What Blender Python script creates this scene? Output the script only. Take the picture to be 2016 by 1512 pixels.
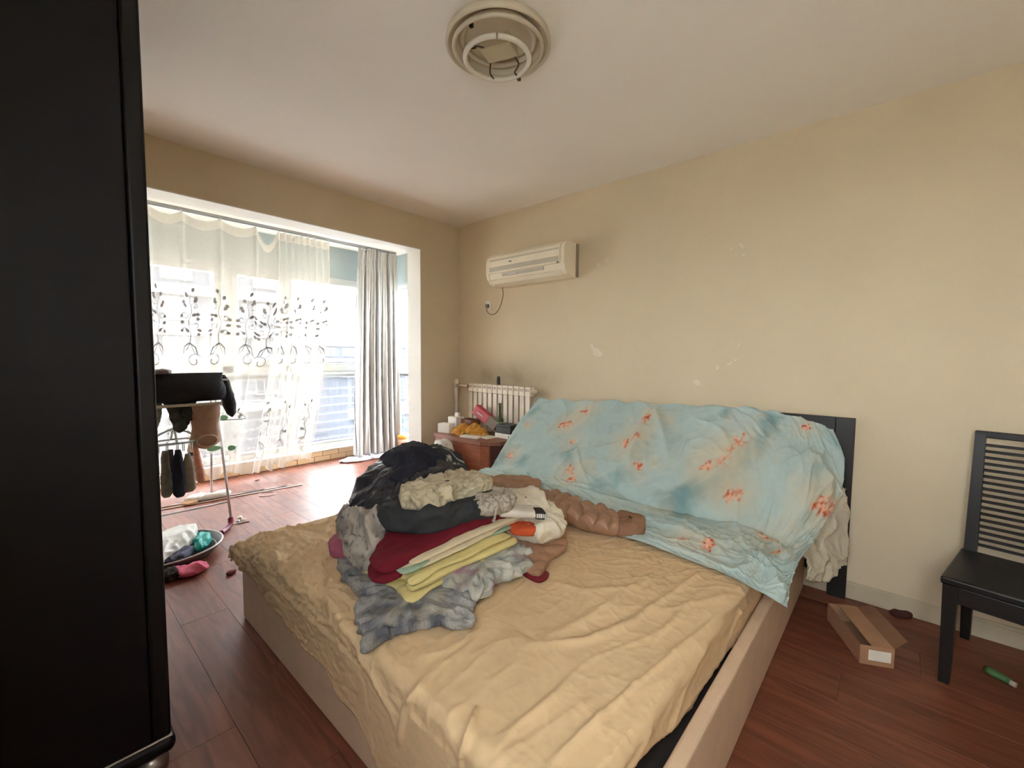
import bpy, bmesh, math, random
import numpy as np
from mathutils import Vector, Matrix

for _o in list(bpy.data.objects):
    bpy.data.objects.remove(_o)
SC = bpy.context.scene
COL = SC.collection
random.seed(7)
RS = np.random.RandomState(11)

# ------------------------------------------------------------------ camera
FPX = 851.415                                   # focal length in pixels of a 2016 x 1512 frame
YAW, PIT, ROL = math.radians(48.156), math.radians(3.690), math.radians(0.453)
CAM = np.array([0.0, 0.0, 1.33])
_F = np.array([math.sin(YAW) * math.cos(PIT), math.cos(YAW) * math.cos(PIT), -math.sin(PIT)])
_R = np.cross(_F, [0, 0, 1.0]); _R /= np.linalg.norm(_R)
_U = np.cross(_R, _F)
_R, _U = math.cos(ROL) * _R + math.sin(ROL) * _U, -math.sin(ROL) * _R + math.cos(ROL) * _U
cd = bpy.data.cameras.new('camera')
cd.sensor_fit = 'HORIZONTAL'; cd.sensor_width = 36.0
cd.lens = FPX / 2016.0 * 36.0
cd.clip_start = 0.02; cd.clip_end = 500
cam = bpy.data.objects.new('camera', cd); COL.objects.link(cam)
_m = Matrix.Identity(4)
for i in range(3):
    _m[i][0], _m[i][1], _m[i][2], _m[i][3] = _R[i], _U[i], -_F[i], CAM[i]
cam.matrix_world = _m
SC.camera = cam

# ------------------------------------------------------------------ daylight
SKY = 10.0
w = bpy.data.worlds.new('overcast_sky'); SC.world = w; w.use_nodes = True
_bg = w.node_tree.nodes['Background']
_bg.inputs['Color'].default_value = (0.93, 0.965, 1.0, 1)
_bg.inputs['Strength'].default_value = SKY
vs = SC.view_settings
vs.view_transform = 'Standard'; vs.look = 'None'; vs.gamma = 1.0; vs.use_curve_mapping = False
vs.exposure = 1.28
SC.cycles.max_bounces = 14; SC.cycles.diffuse_bounces = 8; SC.cycles.transparent_max_bounces = 24
SC.cycles.glossy_bounces = 5; SC.cycles.transmission_bounces = 8
SC.cycles.sample_clamp_indirect = 6.0
SC.cycles.caustics_reflective = False; SC.cycles.caustics_refractive = False
SC.cycles.use_denoising = True

# ------------------------------------------------------------------ pixel -> place helpers
def ray(x, y):
    return _R * (x - 1008) / FPX + _U * (756 - y) / FPX + _F
def at(x, y, ax, val):
    """the point of the photo pixel (x, y) on the plane axis ax = val"""
    d = ray(x, y); t = (val - CAM[ax]) / d[ax]
    return CAM + d * t
def proj(P):
    v = np.asarray(P) - CAM
    z = v @ _F
    return np.stack([1008 + FPX * (v @ _R) / z, 756 - FPX * (v @ _U) / z], -1)

# ------------------------------------------------------------------ noise
_perm = RS.permutation(256); _perm = np.concatenate([_perm, _perm, _perm])
_grad = RS.normal(size=(256, 3)); _grad /= np.linalg.norm(_grad, axis=1)[:, None]
def perlin(P):
    P = np.asarray(P, float); sh = P.shape[:-1]; P = P.reshape(-1, 3)
    i = np.floor(P).astype(int); f = P - i; i &= 255
    u = f * f * f * (f * (f * 6 - 15) + 10)
    out = np.zeros(len(P))
    for dx in (0, 1):
        for dy in (0, 1):
            for dz in (0, 1):
                h = _perm[_perm[_perm[i[:, 0] + dx] + i[:, 1] + dy] + i[:, 2] + dz]
                g = _grad[h]
                d = f - np.array([dx, dy, dz])
                wx = u[:, 0] if dx else 1 - u[:, 0]
                wy = u[:, 1] if dy else 1 - u[:, 1]
                wz = u[:, 2] if dz else 1 - u[:, 2]
                out += wx * wy * wz * (g * d).sum(1)
    return out.reshape(sh) * 1.6
def fbm(P, o=4):
    s = 0; a = 1.0; P = np.asarray(P, float)
    for k in range(o):
        s = s + a * perlin(P + 17.3 * k); P = P * 2.03; a *= 0.5
    return s
def ridged(P, o=3, sharp=2.0):
    s = 0; a = 1.0; P = np.asarray(P, float)
    for k in range(o):
        s = s + a * np.clip(1 - np.abs(perlin(P + 9.7 * k)) * 1.7, 0, 1) ** sharp; P = P * 1.9; a *= 0.45
    return s
def wrinkle(P, freq, seed=0, warp=0.5, o=3, sharp=2.0):
    """freq: scalar or 3-vector; ridges of crumpled cloth, about 0..1.6"""
    Q = np.asarray(P) * np.asarray(freq) + seed * 13.7
    W = np.stack([perlin(Q * .7 + 3.1), perlin(Q * .7 + 7.7), perlin(Q * .7 + 11.9)], -1)
    return ridged(Q + warp * W, o, sharp)

# ------------------------------------------------------------------ mesh helpers
def finish(o, label=None, cat=None, group=None, kind=None):
    if label: o['label'] = label
    if cat: o['category'] = cat
    if group: o['group'] = group
    if kind: o['kind'] = kind
    return o
def thing(name, loc, label, cat, group=None, kind=None):
    o = bpy.data.objects.new(name, None); COL.objects.link(o)
    o.empty_display_size = 0.05
    o.location = [float(c) for c in loc]
    return finish(o, label, cat, group, kind)
def wloc(o):
    v = Vector((0, 0, 0))
    while o is not None:
        v = v + o.location; o = o.parent
    return v
def link(me, name, parent=None):
    o = bpy.data.objects.new(name, me); COL.objects.link(o)
    if parent is not None: o.parent = parent
    return o
def mk(name, V, Fc, mat, parent=None, smooth=False, colors=None, autosmooth=None):
    V = np.asarray(V, float).reshape(-1, 3)
    if parent is not None:
        V = V - np.array(wloc(parent))
        loc = None
    else:
        loc = np.array([(V[:, 0].min() + V[:, 0].max()) / 2, (V[:, 1].min() + V[:, 1].max()) / 2, V[:, 2].min()])
        V = V - loc
    me = bpy.data.meshes.new(name)
    me.from_pydata(V.tolist(), [], [list(map(int, f)) for f in Fc])
    me.update()
    if mat is not None: me.materials.append(mat)
    if smooth: me.shade_smooth()
    if colors is not None:
        at_ = me.color_attributes.new('Col', 'FLOAT_COLOR', 'POINT')
        c = np.ones((len(V), 4)); c[:, :3] = colors
        at_.data.foreach_set('color', c.ravel())
    o = link(me, name, parent)
    if loc is not None: o.location = loc.tolist()
    return o

class MB:
    def __init__(s): s.v = []; s.f = []
    def add(s, V, Fc):
        n = len(s.v); s.v += [tuple(map(float, p)) for p in V]; s.f += [tuple(i + n for i in f) for f in Fc]; return s
    def box(s, x0, x1, y0, y1, z0, z1, M=None):
        V = [(x, y, z) for x in (x0, x1) for y in (y0, y1) for z in (z0, z1)]
        if M is not None: V = [M(p) for p in V]
        return s.add(V, [(0, 1, 3, 2), (4, 6, 7, 5), (0, 4, 5, 1), (2, 3, 7, 6), (0, 2, 6, 4), (1, 5, 7, 3)])
    def rbox(s, x0, x1, y0, y1, z0, z1, r=0.005, seg=2, M=None):
        bm = bmesh.new(); bmesh.ops.create_cube(bm, size=1)
        for v in bm.verts:
            v.co = Vector(((x0 + x1) / 2 + v.co.x * (x1 - x0), (y0 + y1) / 2 + v.co.y * (y1 - y0), (z0 + z1) / 2 + v.co.z * (z1 - z0)))
        bmesh.ops.bevel(bm, geom=list(bm.edges), offset=r, segments=seg, profile=.5, affect='EDGES')
        bm.verts.index_update()
        V = [tuple(v.co) for v in bm.verts]; Fc = [[v.index for v in f.verts] for f in bm.faces]; bm.free()
        if M is not None: V = [M(p) for p in V]
        return s.add(V, Fc)
    def cyl(s, p0, p1, r0, r1=None, n=12, cap=True):
        return s.tube([p0, p1], [r0, r0 if r1 is None else r1], n, cap)
    def tube(s, pts, r, n=8, cap=True, closed=False):
        pts = np.asarray(pts, float); m = len(pts)
        rr = np.full(m, r) if np.isscalar(r) else np.asarray(r, float)
        if closed: T = np.roll(pts, -1, 0) - np.roll(pts, 1, 0)
        else: T = np.gradient(pts, axis=0) if m > 2 else np.array([pts[1] - pts[0]] * 2)
        T = T / (np.linalg.norm(T, axis=1)[:, None] + 1e-12)
        a = np.array([0, 0, 1.0]) if abs(T[0][2]) < .9 else np.array([1.0, 0, 0])
        V = []
        N = None
        for i in range(m):
            N = np.cross(T[i], a) if N is None else N - T[i] * (N @ T[i])
            N = N / (np.linalg.norm(N) + 1e-12); B = np.cross(T[i], N)
            for k in range(n):
                t = 2 * math.pi * k / n
                V.append(pts[i] + rr[i] * (N * math.cos(t) + B * math.sin(t)))
        Fc = []
        for i in range(m if closed else m - 1):
            j = (i + 1) % m
            for k in range(n):
                Fc.append((i * n + k, i * n + (k + 1) % n, j * n + (k + 1) % n, j * n + k))
        if cap and not closed:
            Fc.append(tuple(range(n - 1, -1, -1))); Fc.append(tuple((m - 1) * n + k for k in range(n)))
        return s.add(V, Fc)
    def lathe(s, prof, c, n=24, M=None):
        V = []; Fc = []
        for r, z in prof:
            for k in range(n):
                t = 2 * math.pi * k / n
                V.append((c[0] + r * math.cos(t), c[1] + r * math.sin(t), c[2] + z))
        for i in range(len(prof) - 1):
            for k in range(n):
                Fc.append((i * n + k, i * n + (k + 1) % n, (i + 1) * n + (k + 1) % n, (i + 1) * n + k))
        Fc.append(tuple(range(n - 1, -1, -1))); Fc.append(tuple((len(prof) - 1) * n + k for k in range(n)))
        if M is not None: V = [M(p) for p in V]
        return s.add(V, Fc)
    def prism(s, poly, a0, a1, ax=2, M=None):
        n = len(poly); V = []
        for a in (a0, a1):
            for p in poly:
                q = list(p); q.insert(ax, a); V.append(tuple(q))
        if M is not None: V = [M(p) for p in V]
        Fc = [tuple(range(n - 1, -1, -1)), tuple(range(n, 2 * n))]
        for k in range(n): Fc.append((k, (k + 1) % n, n + (k + 1) % n, n + k))
        return s.add(V, Fc)
    def build(s, name, mat, parent=None, smooth=False, colors=None):
        o = mk(name, s.v, s.f, mat, parent, smooth, colors)
        bm = bmesh.new(); bm.from_mesh(o.data); bmesh.ops.recalc_face_normals(bm, faces=bm.faces[:]); bm.to_mesh(o.data); bm.free()
        return o

def grid_faces(nu, nv, wrapu=False):
    F = []
    for i in range(nu if wrapu else nu - 1):
        j = (i + 1) % nu
        for k in range(nv - 1):
            F.append((i * nv + k, j * nv + k, j * nv + k + 1, i * nv + k + 1))
    return F
def grid_normals(G, wrapu=False):
    if wrapu: du = np.roll(G, -1, 0) - np.roll(G, 1, 0)
    else: du = np.gradient(G, axis=0)
    dv = np.gradient(G, axis=1)
    N = np.cross(du, dv); N /= (np.linalg.norm(N, axis=-1, keepdims=True) + 1e-12)
    return N
def shell(G, t):
    """a closed thin sheet from a grid of points: returns verts, faces (first nu*nv verts are the front)"""
    nu, nv, _ = G.shape; N = grid_normals(G)
    V = np.concatenate([G.reshape(-1, 3), (G - N * t).reshape(-1, 3)])
    F = grid_faces(nu, nv); n = nu * nv
    F = F + [(d + n, c + n, b + n, a + n) for a, b, c, d in F]
    for i in range(nu - 1):
        F.append((i * nv, i * nv + n, (i + 1) * nv + n, (i + 1) * nv))
        F.append((i * nv + nv - 1, (i + 1) * nv + nv - 1, (i + 1) * nv + nv - 1 + n, i * nv + nv - 1 + n))
    for k in range(nv - 1):
        F.append((k, k + 1, k + 1 + n, k + n))
        b = (nu - 1) * nv
        F.append((b + k, b + k + n, b + k + 1 + n, b + k + 1))
    return V, F
def catmull(P, t):
    """P (n, d), t in [0, n-1] -> (len t, d)"""
    P = np.asarray(P, float); n = len(P); t = np.clip(t, 0, n - 1 - 1e-9); i = t.astype(int); f = (t - i)[:, None]
    g = lambda k: P[np.clip(k, 0, n - 1)]
    a, b, c, d = g(i - 1), g(i), g(i + 1), g(i + 2)
    return .5 * (2 * b + (c - a) * f + (2 * a - 5 * b + 4 * c - d) * f * f + (3 * b - a - 3 * c + d) * f ** 3)
def catmull_closed(P, n):
    P = np.asarray(P, float); m = len(P); t = np.arange(n) * m / n; i = t.astype(int); f = (t - i)[:, None]
    g = lambda k: P[k % m]
    a, b, c, d = g(i - 1), g(i), g(i + 1), g(i + 2)
    return .5 * (2 * b + (c - a) * f + (2 * a - 5 * b + 4 * c - d) * f * f + (3 * b - a - 3 * c + d) * f ** 3)
def spline_grid(C, nu, nv):
    """C (a, b, 3) control points -> (nu, nv, 3)"""
    C = np.asarray(C, float); a, b, _ = C.shape
    A = np.stack([catmull(C[:, k], np.linspace(0, a - 1, nu)) for k in range(b)], 1)
    return np.stack([catmull(A[i], np.linspace(0, b - 1, nv)) for i in range(nu)], 0)
def seg_dist(Q, line):
    """Q (...,2) distance to a polyline, and 0..1 position along it"""
    Q = np.asarray(Q); best = np.full(Q.shape[:-1], 1e9); pos = np.zeros(Q.shape[:-1])
    n = len(line) - 1
    for k in range(n):
        a = np.array(line[k], float); b = np.array(line[k + 1], float); d = b - a
        t = np.clip(((Q - a) @ d) / (d @ d), 0, 1)
        e = np.linalg.norm(Q - (a + t[..., None] * d), axis=-1)
        m = e < best; best = np.where(m, e, best); pos = np.where(m, (k + t) / n, pos)
    return best, pos
def crease(Q, line, width, amp):
    d, p = seg_dist(Q, line)
    return amp * (.6 * np.exp(-np.abs(d / (width * .75)) ** 1.25) + .4 * np.exp(-(d / (width * 1.3)) ** 2)) * np.clip(np.sin(np.clip(p, .02, .98) * math.pi) * 1.6, 0, 1)
def slab(outline, z0, h, ns=96, nr=28, ex=.45, ez=.75, amp=.008, freq=14, seed=0, top=None, tilt=(0, 0), sharp=2.0, warp=.5, o=3):
    """a closed body of cloth over an outline, rounded at the rim and crumpled; returns verts, faces"""
    O = catmull_closed(outline, ns); c = O.mean(0)
    ph = np.linspace(0.001, math.pi - .001, nr)
    r = np.sin(ph) ** ex; zc = np.sign(np.cos(ph)) * np.abs(np.cos(ph)) ** ez
    XY = c + (O - c)[:, None, :] * r[None, :, None]
    hh = np.full(XY.shape[:2], h, float)
    if top is not None: hh = h * top(XY[..., 0], XY[..., 1])
    Z = z0 + hh * (zc[None] * .5 + .5)
    Z = Z + (XY[..., 0] - c[0]) * tilt[0] + (XY[..., 1] - c[1]) * tilt[1]
    G = np.concatenate([XY, Z[..., None]], -1)
    N = -grid_normals(G, True)
    if (N[:, 2, 2].mean()) < 0: N = -N
    d = amp * .75 * (wrinkle(G, np.asarray(freq) * .7, seed, warp, 2, sharp * .7) - .6) + amp * .12 * (wrinkle(G, np.asarray(freq) * 1.9, seed + 3, .6, 2, 1.5) - .6)
    d = d * np.clip((zc[None] + .9) * 1.2, .1, 1) * np.clip(ph[None] * 4, .0, 1)
    G = G + N * d[..., None]
    return G.reshape(-1, 3), grid_faces(ns, nr, True)
def join(parts):
    V = []; F = []; n = 0
    for v, f in parts:
        V.append(np.asarray(v)); F += [tuple(i + n for i in q) for q in f]; n += len(v)
    return np.concatenate(V), F

# ------------------------------------------------------------------ materials
def sl(r, g, b):
    f = lambda c: (c / 12.92 if c <= .04045 else ((c + .055) / 1.055) ** 2.4)
    return tuple(f(c / 255.0) for c in (r, g, b))
def srgb(a):
    a = np.asarray(a, float) / 255.0
    return np.where(a <= .04045, a / 12.92, ((a + .055) / 1.055) ** 2.4)
MATS = {}
def mat(name, col, rough=.6, metal=0, var=.12, vscale=6, bump=0, bscale=60, coat=0, spec=.5, vcol=False, transl=0, alpha=1, emit=None, stretch=None, sheen=0):
    if name in MATS: return MATS[name]
    m = bpy.data.materials.new(name); m.use_nodes = True; nt = m.node_tree; N = nt.nodes; L = nt.links
    b = N['Principled BSDF']
    b.inputs['Roughness'].default_value = rough; b.inputs['Metallic'].default_value = metal
    b.inputs['Specular IOR Level'].default_value = spec
    b.inputs['Coat Weight'].default_value = coat
    if sheen: b.inputs['Sheen Weight'].default_value = sheen
    tc = N.new('ShaderNodeTexCoord'); mp = N.new('ShaderNodeMapping')
    L.new(tc.outputs['Object'], mp.inputs['Vector'])
    if stretch: mp.inputs['Scale'].default_value = stretch
    nz = N.new('ShaderNodeTexNoise'); nz.inputs['Scale'].default_value = vscale; nz.inputs['Detail'].default_value = 6
    L.new(mp.outputs['Vector'], nz.inputs['Vector'])
    mr = N.new('ShaderNodeMapRange'); mr.inputs['From Min'].default_value = .3; mr.inputs['From Max'].default_value = .7
    mr.inputs['To Min'].default_value = 1 - var; mr.inputs['To Max'].default_value = 1 + var
    L.new(nz.outputs['Fac'], mr.inputs['Value'])
    mx = N.new('ShaderNodeMix'); mx.data_type = 'RGBA'; mx.blend_type = 'MULTIPLY'; mx.inputs[0].default_value = 1
    if vcol:
        at_ = N.new('ShaderNodeAttribute'); at_.attribute_name = 'Col'; L.new(at_.outputs['Color'], mx.inputs[6])
    else: mx.inputs[6].default_value = (*col, 1)
    L.new(mr.outputs['Result'], mx.inputs[7])
    L.new(mx.outputs[2], b.inputs['Base Color'])
    if bump:
        n2 = N.new('ShaderNodeTexNoise'); n2.inputs['Scale'].default_value = bscale; n2.inputs['Detail'].default_value = 5
        L.new(mp.outputs['Vector'], n2.inputs['Vector'])
        bp = N.new('ShaderNodeBump'); bp.inputs['Strength'].default_value = bump; bp.inputs['Distance'].default_value = .01
        L.new(n2.outputs['Fac'], bp.inputs['Height']); L.new(bp.outputs['Normal'], b.inputs['Normal'])
    out = N['Material Output']; last = b.outputs['BSDF']
    if transl:
        tr = N.new('ShaderNodeBsdfTranslucent'); L.new(mx.outputs[2], tr.inputs['Color'])
        ms = N.new('ShaderNodeMixShader'); ms.inputs[0].default_value = transl
        L.new(last, ms.inputs[1]); L.new(tr.outputs['BSDF'], ms.inputs[2]); last = ms.outputs[0]
    if alpha < 1:
        tp = N.new('ShaderNodeBsdfTransparent'); ms = N.new('ShaderNodeMixShader'); ms.inputs[0].default_value = alpha
        L.new(tp.outputs[0], ms.inputs[1]); L.new(last, ms.inputs[2]); last = ms.outputs[0]
    L.new(last, out.inputs['Surface'])
    MATS[name] = m
    return m
def mat_glass(name, tint=(1, 1, 1), gloss=.06, rough=.02):
    m = bpy.data.materials.new(name); m.use_nodes = True; nt = m.node_tree; N = nt.nodes; L = nt.links
    for n in list(N): N.remove(n)
    out = N.new('ShaderNodeOutputMaterial'); tp = N.new('ShaderNodeBsdfTransparent'); tp.inputs[0].default_value = (*tint, 1)
    gl = N.new('ShaderNodeBsdfGlossy'); gl.inputs['Roughness'].default_value = rough
    nz = N.new('ShaderNodeTexNoise'); nz.inputs['Scale'].default_value = 3
    mr = N.new('ShaderNodeMapRange'); mr.inputs['To Min'].default_value = gloss * .8; mr.inputs['To Max'].default_value = gloss * 1.2
    L.new(nz.outputs['Fac'], mr.inputs['Value'])
    ms = N.new('ShaderNodeMixShader'); L.new(mr.outputs['Result'], ms.inputs[0])
    L.new(tp.outputs[0], ms.inputs[1]); L.new(gl.outputs[0], ms.inputs[2]); L.new(ms.outputs[0], out.inputs[0])
    return m
def mat_wood_floor():
    m = bpy.data.materials.new('red_brown_laminate'); m.use_nodes = True; nt = m.node_tree; N = nt.nodes; L = nt.links
    b = N['Principled BSDF']
    tc = N.new('ShaderNodeTexCoord'); oi = N.new('ShaderNodeObjectInfo')
    ad = N.new('ShaderNodeVectorMath'); ad.operation = 'ADD'
    sc = N.new('ShaderNodeVectorMath'); sc.operation = 'SCALE'; sc.inputs['Scale'].default_value = 37.0
    cx = N.new('ShaderNodeCombineXYZ'); L.new(oi.outputs['Random'], cx.inputs[0]); L.new(oi.outputs['Random'], cx.inputs[1])
    L.new(cx.outputs[0], sc.inputs[0]); L.new(tc.outputs['Object'], ad.inputs[0]); L.new(sc.outputs[0], ad.inputs[1])
    mp = N.new('ShaderNodeMapping'); mp.inputs['Scale'].default_value = (14, 1.6, 1); L.new(ad.outputs[0], mp.inputs[0])
    wv = N.new('ShaderNodeTexNoise'); wv.inputs['Scale'].default_value = 1.4; wv.inputs['Detail'].default_value = 8; wv.inputs['Distortion'].default_value = 1.6
    L.new(mp.outputs[0], wv.inputs['Vector'])
    cr = N.new('ShaderNodeValToRGB')
    cr.color_ramp.elements[0].position = .3; cr.color_ramp.elements[0].color = (*sl(92, 48, 34), 1)
    cr.color_ramp.elements[1].position = .72; cr.color_ramp.elements[1].color = (*sl(130, 76, 56), 1)
    L.new(wv.outputs['Fac'], cr.inputs[0])
    hs = N.new('ShaderNodeHueSaturation'); mr = N.new('ShaderNodeMapRange'); mr.inputs['To Min'].default_value = .86; mr.inputs['To Max'].default_value = 1.12
    L.new(oi.outputs['Random'], mr.inputs['Value']); L.new(mr.outputs[0], hs.inputs['Value']); L.new(cr.outputs[0], hs.inputs['Color'])
    L.new(hs.outputs[0], b.inputs['Base Color'])
    # worn lacquer: uneven gloss
    n3 = N.new('ShaderNodeTexNoise'); n3.inputs['Scale'].default_value = 5; n3.inputs['Detail'].default_value = 6; L.new(tc.outputs['Object'], n3.inputs['Vector'])
    m3 = N.new('ShaderNodeMapRange'); m3.inputs['To Min'].default_value = .34; m3.inputs['To Max'].default_value = .54
    L.new(n3.outputs['Fac'], m3.inputs['Value']); L.new(m3.outputs[0], b.inputs['Roughness'])
    b.inputs['Specular IOR Level'].default_value = .45
    bp = N.new('ShaderNodeBump'); bp.inputs['Strength'].default_value = .08; bp.inputs['Distance'].default_value = .004
    L.new(wv.outputs['Fac'], bp.inputs['Height']); L.new(bp.outputs[0], b.inputs['Normal'])
    return m
def mat_wall():
    m = mat('beige_wall_paint', sl(217, 201, 172), .85, var=.03, vscale=2.0, bump=.12, bscale=180, spec=.2)
    nt = m.node_tree; N = nt.nodes; L = nt.links; b = N['Principled BSDF']
    # soot bloom over the radiator and general grime, with shapes of their own
    src = b.inputs['Base Color'].links[0].from_socket
    geo = N.new('ShaderNodeNewGeometry'); sx = N.new('ShaderNodeSeparateXYZ'); L.new(geo.outputs['Position'], sx.inputs[0])
    nz = N.new('ShaderNodeTexNoise'); nz.inputs['Scale'].default_value = 3.5; nz.inputs['Detail'].default_value = 5; L.new(geo.outputs['Position'], nz.inputs['Vector'])
    def gauss(axis, c, s):
        a = N.new('ShaderNodeMath'); a.operation = 'SUBTRACT'; L.new(sx.outputs[axis], a.inputs[0]); a.inputs[1].default_value = c
        d = N.new('ShaderNodeMath'); d.operation = 'DIVIDE'; L.new(a.outputs[0], d.inputs[0]); d.inputs[1].default_value = s
        q = N.new('ShaderNodeMath'); q.operation = 'MULTIPLY'; L.new(d.outputs[0], q.inputs[0]); L.new(d.outputs[0], q.inputs[1])
        e = N.new('ShaderNodeMath'); e.operation = 'MULTIPLY'; L.new(q.outputs[0], e.inputs[0]); e.inputs[1].default_value = -1
        x = N.new('ShaderNodeMath'); x.operation = 'EXPONENT'; L.new(e.outputs[0], x.inputs[0]); return x
    g1, g2, g0 = gauss(1, 2.75, .55), gauss(2, 1.12, .16), gauss(0, 3.0, .2)
    p = N.new('ShaderNodeMath'); p.operation = 'MULTIPLY'; L.new(g1.outputs[0], p.inputs[0]); L.new(g2.outputs[0], p.inputs[1])
    p2 = N.new('ShaderNodeMath'); p2.operation = 'MULTIPLY'; L.new(p.outputs[0], p2.inputs[0]); L.new(nz.outputs['Fac'], p2.inputs[1])
    p3 = N.new('ShaderNodeMath'); p3.operation = 'MULTIPLY'; L.new(p2.outputs[0], p3.inputs[0]); L.new(g0.outputs[0], p3.inputs[1])
    mx = N.new('ShaderNodeMix'); mx.data_type = 'RGBA'; L.new(p3.outputs[0], mx.inputs[0]); L.new(src, mx.inputs[6])
    mx.inputs[7].default_value = (*sl(95, 80, 62), 1); L.new(mx.outputs[2], b.inputs['Base Color'])
    return m

def fabric(name, c=None, rough=.85, var=.1, vscale=14, bump=.12, bscale=180, transl=.05, vcol=False, sheen=0, spec=.3, folds=.55, fscale=11):
    if name in MATS: return MATS[name]
    m = mat(name, c or (1, 1, 1), rough, var=var, vscale=vscale, bump=bump, bscale=bscale, transl=transl, vcol=vcol, sheen=sheen, spec=spec)
    nt = m.node_tree; N = nt.nodes; L = nt.links; b = N['Principled BSDF']
    prev = b.inputs['Normal'].links[0].from_socket
    tc = N.new('ShaderNodeTexCoord'); nz = N.new('ShaderNodeTexNoise'); nz.noise_type = 'RIDGED_MULTIFRACTAL'
    nz.inputs['Scale'].default_value = fscale; nz.inputs['Detail'].default_value = 2.5; nz.inputs['Distortion'].default_value = .8
    L.new(tc.outputs['Object'], nz.inputs['Vector'])
    bp = N.new('ShaderNodeBump'); bp.inputs['Strength'].default_value = folds; bp.inputs['Distance'].default_value = .012
    L.new(nz.outputs['Fac'], bp.inputs['Height']); L.new(prev, bp.inputs['Normal']); L.new(bp.outputs[0], b.inputs['Normal'])
    return m

M_WALL = mat_wall()
M_CEIL = mat('ceiling_paint', sl(243, 238, 231), .9, var=.02, vscale=1.5, bump=.05, bscale=150, spec=.2)
M_WHITE = mat('white_trim_paint', sl(232, 230, 224), .55, var=.03, vscale=4, bump=.03, bscale=80)
M_LINTEL = mat('grey_blue_wall_paint', sl(168, 180, 182), .8, var=.04, vscale=3)
M_PVC = mat('white_window_profile', sl(196, 198, 196), .35, var=.02, vscale=4)
M_GLASS = mat_glass('window_glass', (.97, .985, .985), .06)
M_FLOOR = mat_wood_floor()
M_BASEB = mat('baseboard_paint', sl(196, 184, 156), .6, var=.08, vscale=8)
M_BLACKWOOD = mat('black_brown_wood', sl(30, 24, 24), .42, var=.2, vscale=4, stretch=(2, 2, 20), bump=.05, bscale=30)
M_STEEL = mat('brushed_steel', sl(196, 198, 200), .3, metal=1, var=.06, vscale=10)

# ================================================================== THE SETTING
XR, YW, ZC = 3.005, 3.452, 2.65          # right wall, window wall (room side), ceiling
XL, YB = -0.36, -1.0                     # walls behind the camera
YB2, XB, ZB = 5.33, 3.43, 2.69           # balcony: window wall, side wall, ceiling
def struct(name, mb, m, parent=None, **k):
    o = mb.build(name, m, parent, **k)
    if parent is None: o['kind'] = 'structure'
    return o
floor = struct('floor', MB().box(XL - .1, XB + .1, YB - .1, YB2 + .2, -.12, -.0125), M_FLOOR)
_pl = {}
def plank(x0, x1, y0, y1):
    key = (round(x1 - x0, 3), round(y1 - y0, 3))
    if key not in _pl:
        w_, l_ = key
        mb = MB().rbox(0, w_, 0, l_, -.012, 0, r=.0007, seg=1)
        o = mb.build('plank', M_FLOOR, None); me = o.data
        off = o.location.copy(); me.transform(Matrix.Translation(off)); bpy.data.objects.remove(o); _pl[key] = me
    o = link(_pl[key], 'plank', floor); o.location = Vector((x0, y0, 0)) - wloc(floor)
PW, PL = .2, 1.22
k = 0; x = XL
while x < XB - .01:
    x1 = min(x + PW, XB); y = YB - [.1, .72, .35, .95][k % 4]
    ymax = YW if x1 > XR + .2 else YB2
    while y < YB2 - .01:
        y0c, y1c = max(y, YB), min(y + PL, YB2)
        if x >= XR - .005 and y0c < YW + .2: y0c = max(y0c, YW + .2)
        if y1c - y0c > .02: plank(x + .0006, x1 - .0006, y0c + .0006, y1c - .0006)
        y += PL
    x = x1; k += 1
struct('ceiling', MB().box(XL - .1, XR + .1, YB - .1, YW + .2, ZC, ZC + .12), M_CEIL)
wall_right = struct('wall_right', MB().box(XR, XR + .2, YB - .1, YW, 0, ZC), M_WALL)
BW = (-.75, .46, 1.0, 2.25)                 # added window out of view in left wall, lights bed front and ceiling
struct('wall_left', MB().box(XL - .1, XL, YB - .1, BW[0], 0, ZB + .1).box(XL - .1, XL, BW[1], YB2 + .2, 0, ZB + .1).box(XL - .1, XL, BW[0], BW[1], 0, BW[2]).box(XL - .1, XL, BW[0], BW[1], BW[3], ZB + .1), M_WALL)
struct('wall_back', MB().box(XL, XR, YB - .1, YB, 0, ZC), M_WALL)
wb = MB().box(2.534, XB + .2, YW, YW + .2, 0, ZB + .1).box(XL, 2.534, YW, YW + .2, 2.341, ZB + .1).box(XL, -.02, YW, YW + .2, 0, 2.341)
struct('wall_window', wb, M_WALL)
# white painted lining of the opening
struct('trim_1', MB().box(2.526, 2.534, YW - .004, YW + .204, 0, 2.341).box(-.02, 2.534, YW - .004, YW + .204, 2.333, 2.341), M_WHITE)
struct('ceiling_balcony', MB().box(XL, XB + .2, YW + .2, YB2 + .2, ZB, ZB + .1), M_CEIL)
struct('wall_balcony_front', MB().box(XL, XB, YB2 + .07, YB2 + .22, 2.3, ZB), M_LINTEL)
struct('wall_balcony_side', MB().box(XB, XB + .15, YW + .2, YB2 + .22, 2.3, ZB).box(XB, XB + .15, YW + .2, YB2 + .22, 0, .13), M_LINTEL)
# baseboards
def baseboard(name, a, b):
    mb = MB(); mb.box(XR - .014, XR, a, b, 0, .075).box(XR - .009, XR, a, b, .075, .092)
    return struct(name, mb, M_BASEB)
baseboard('baseboard_right', YB, YW)

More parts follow.
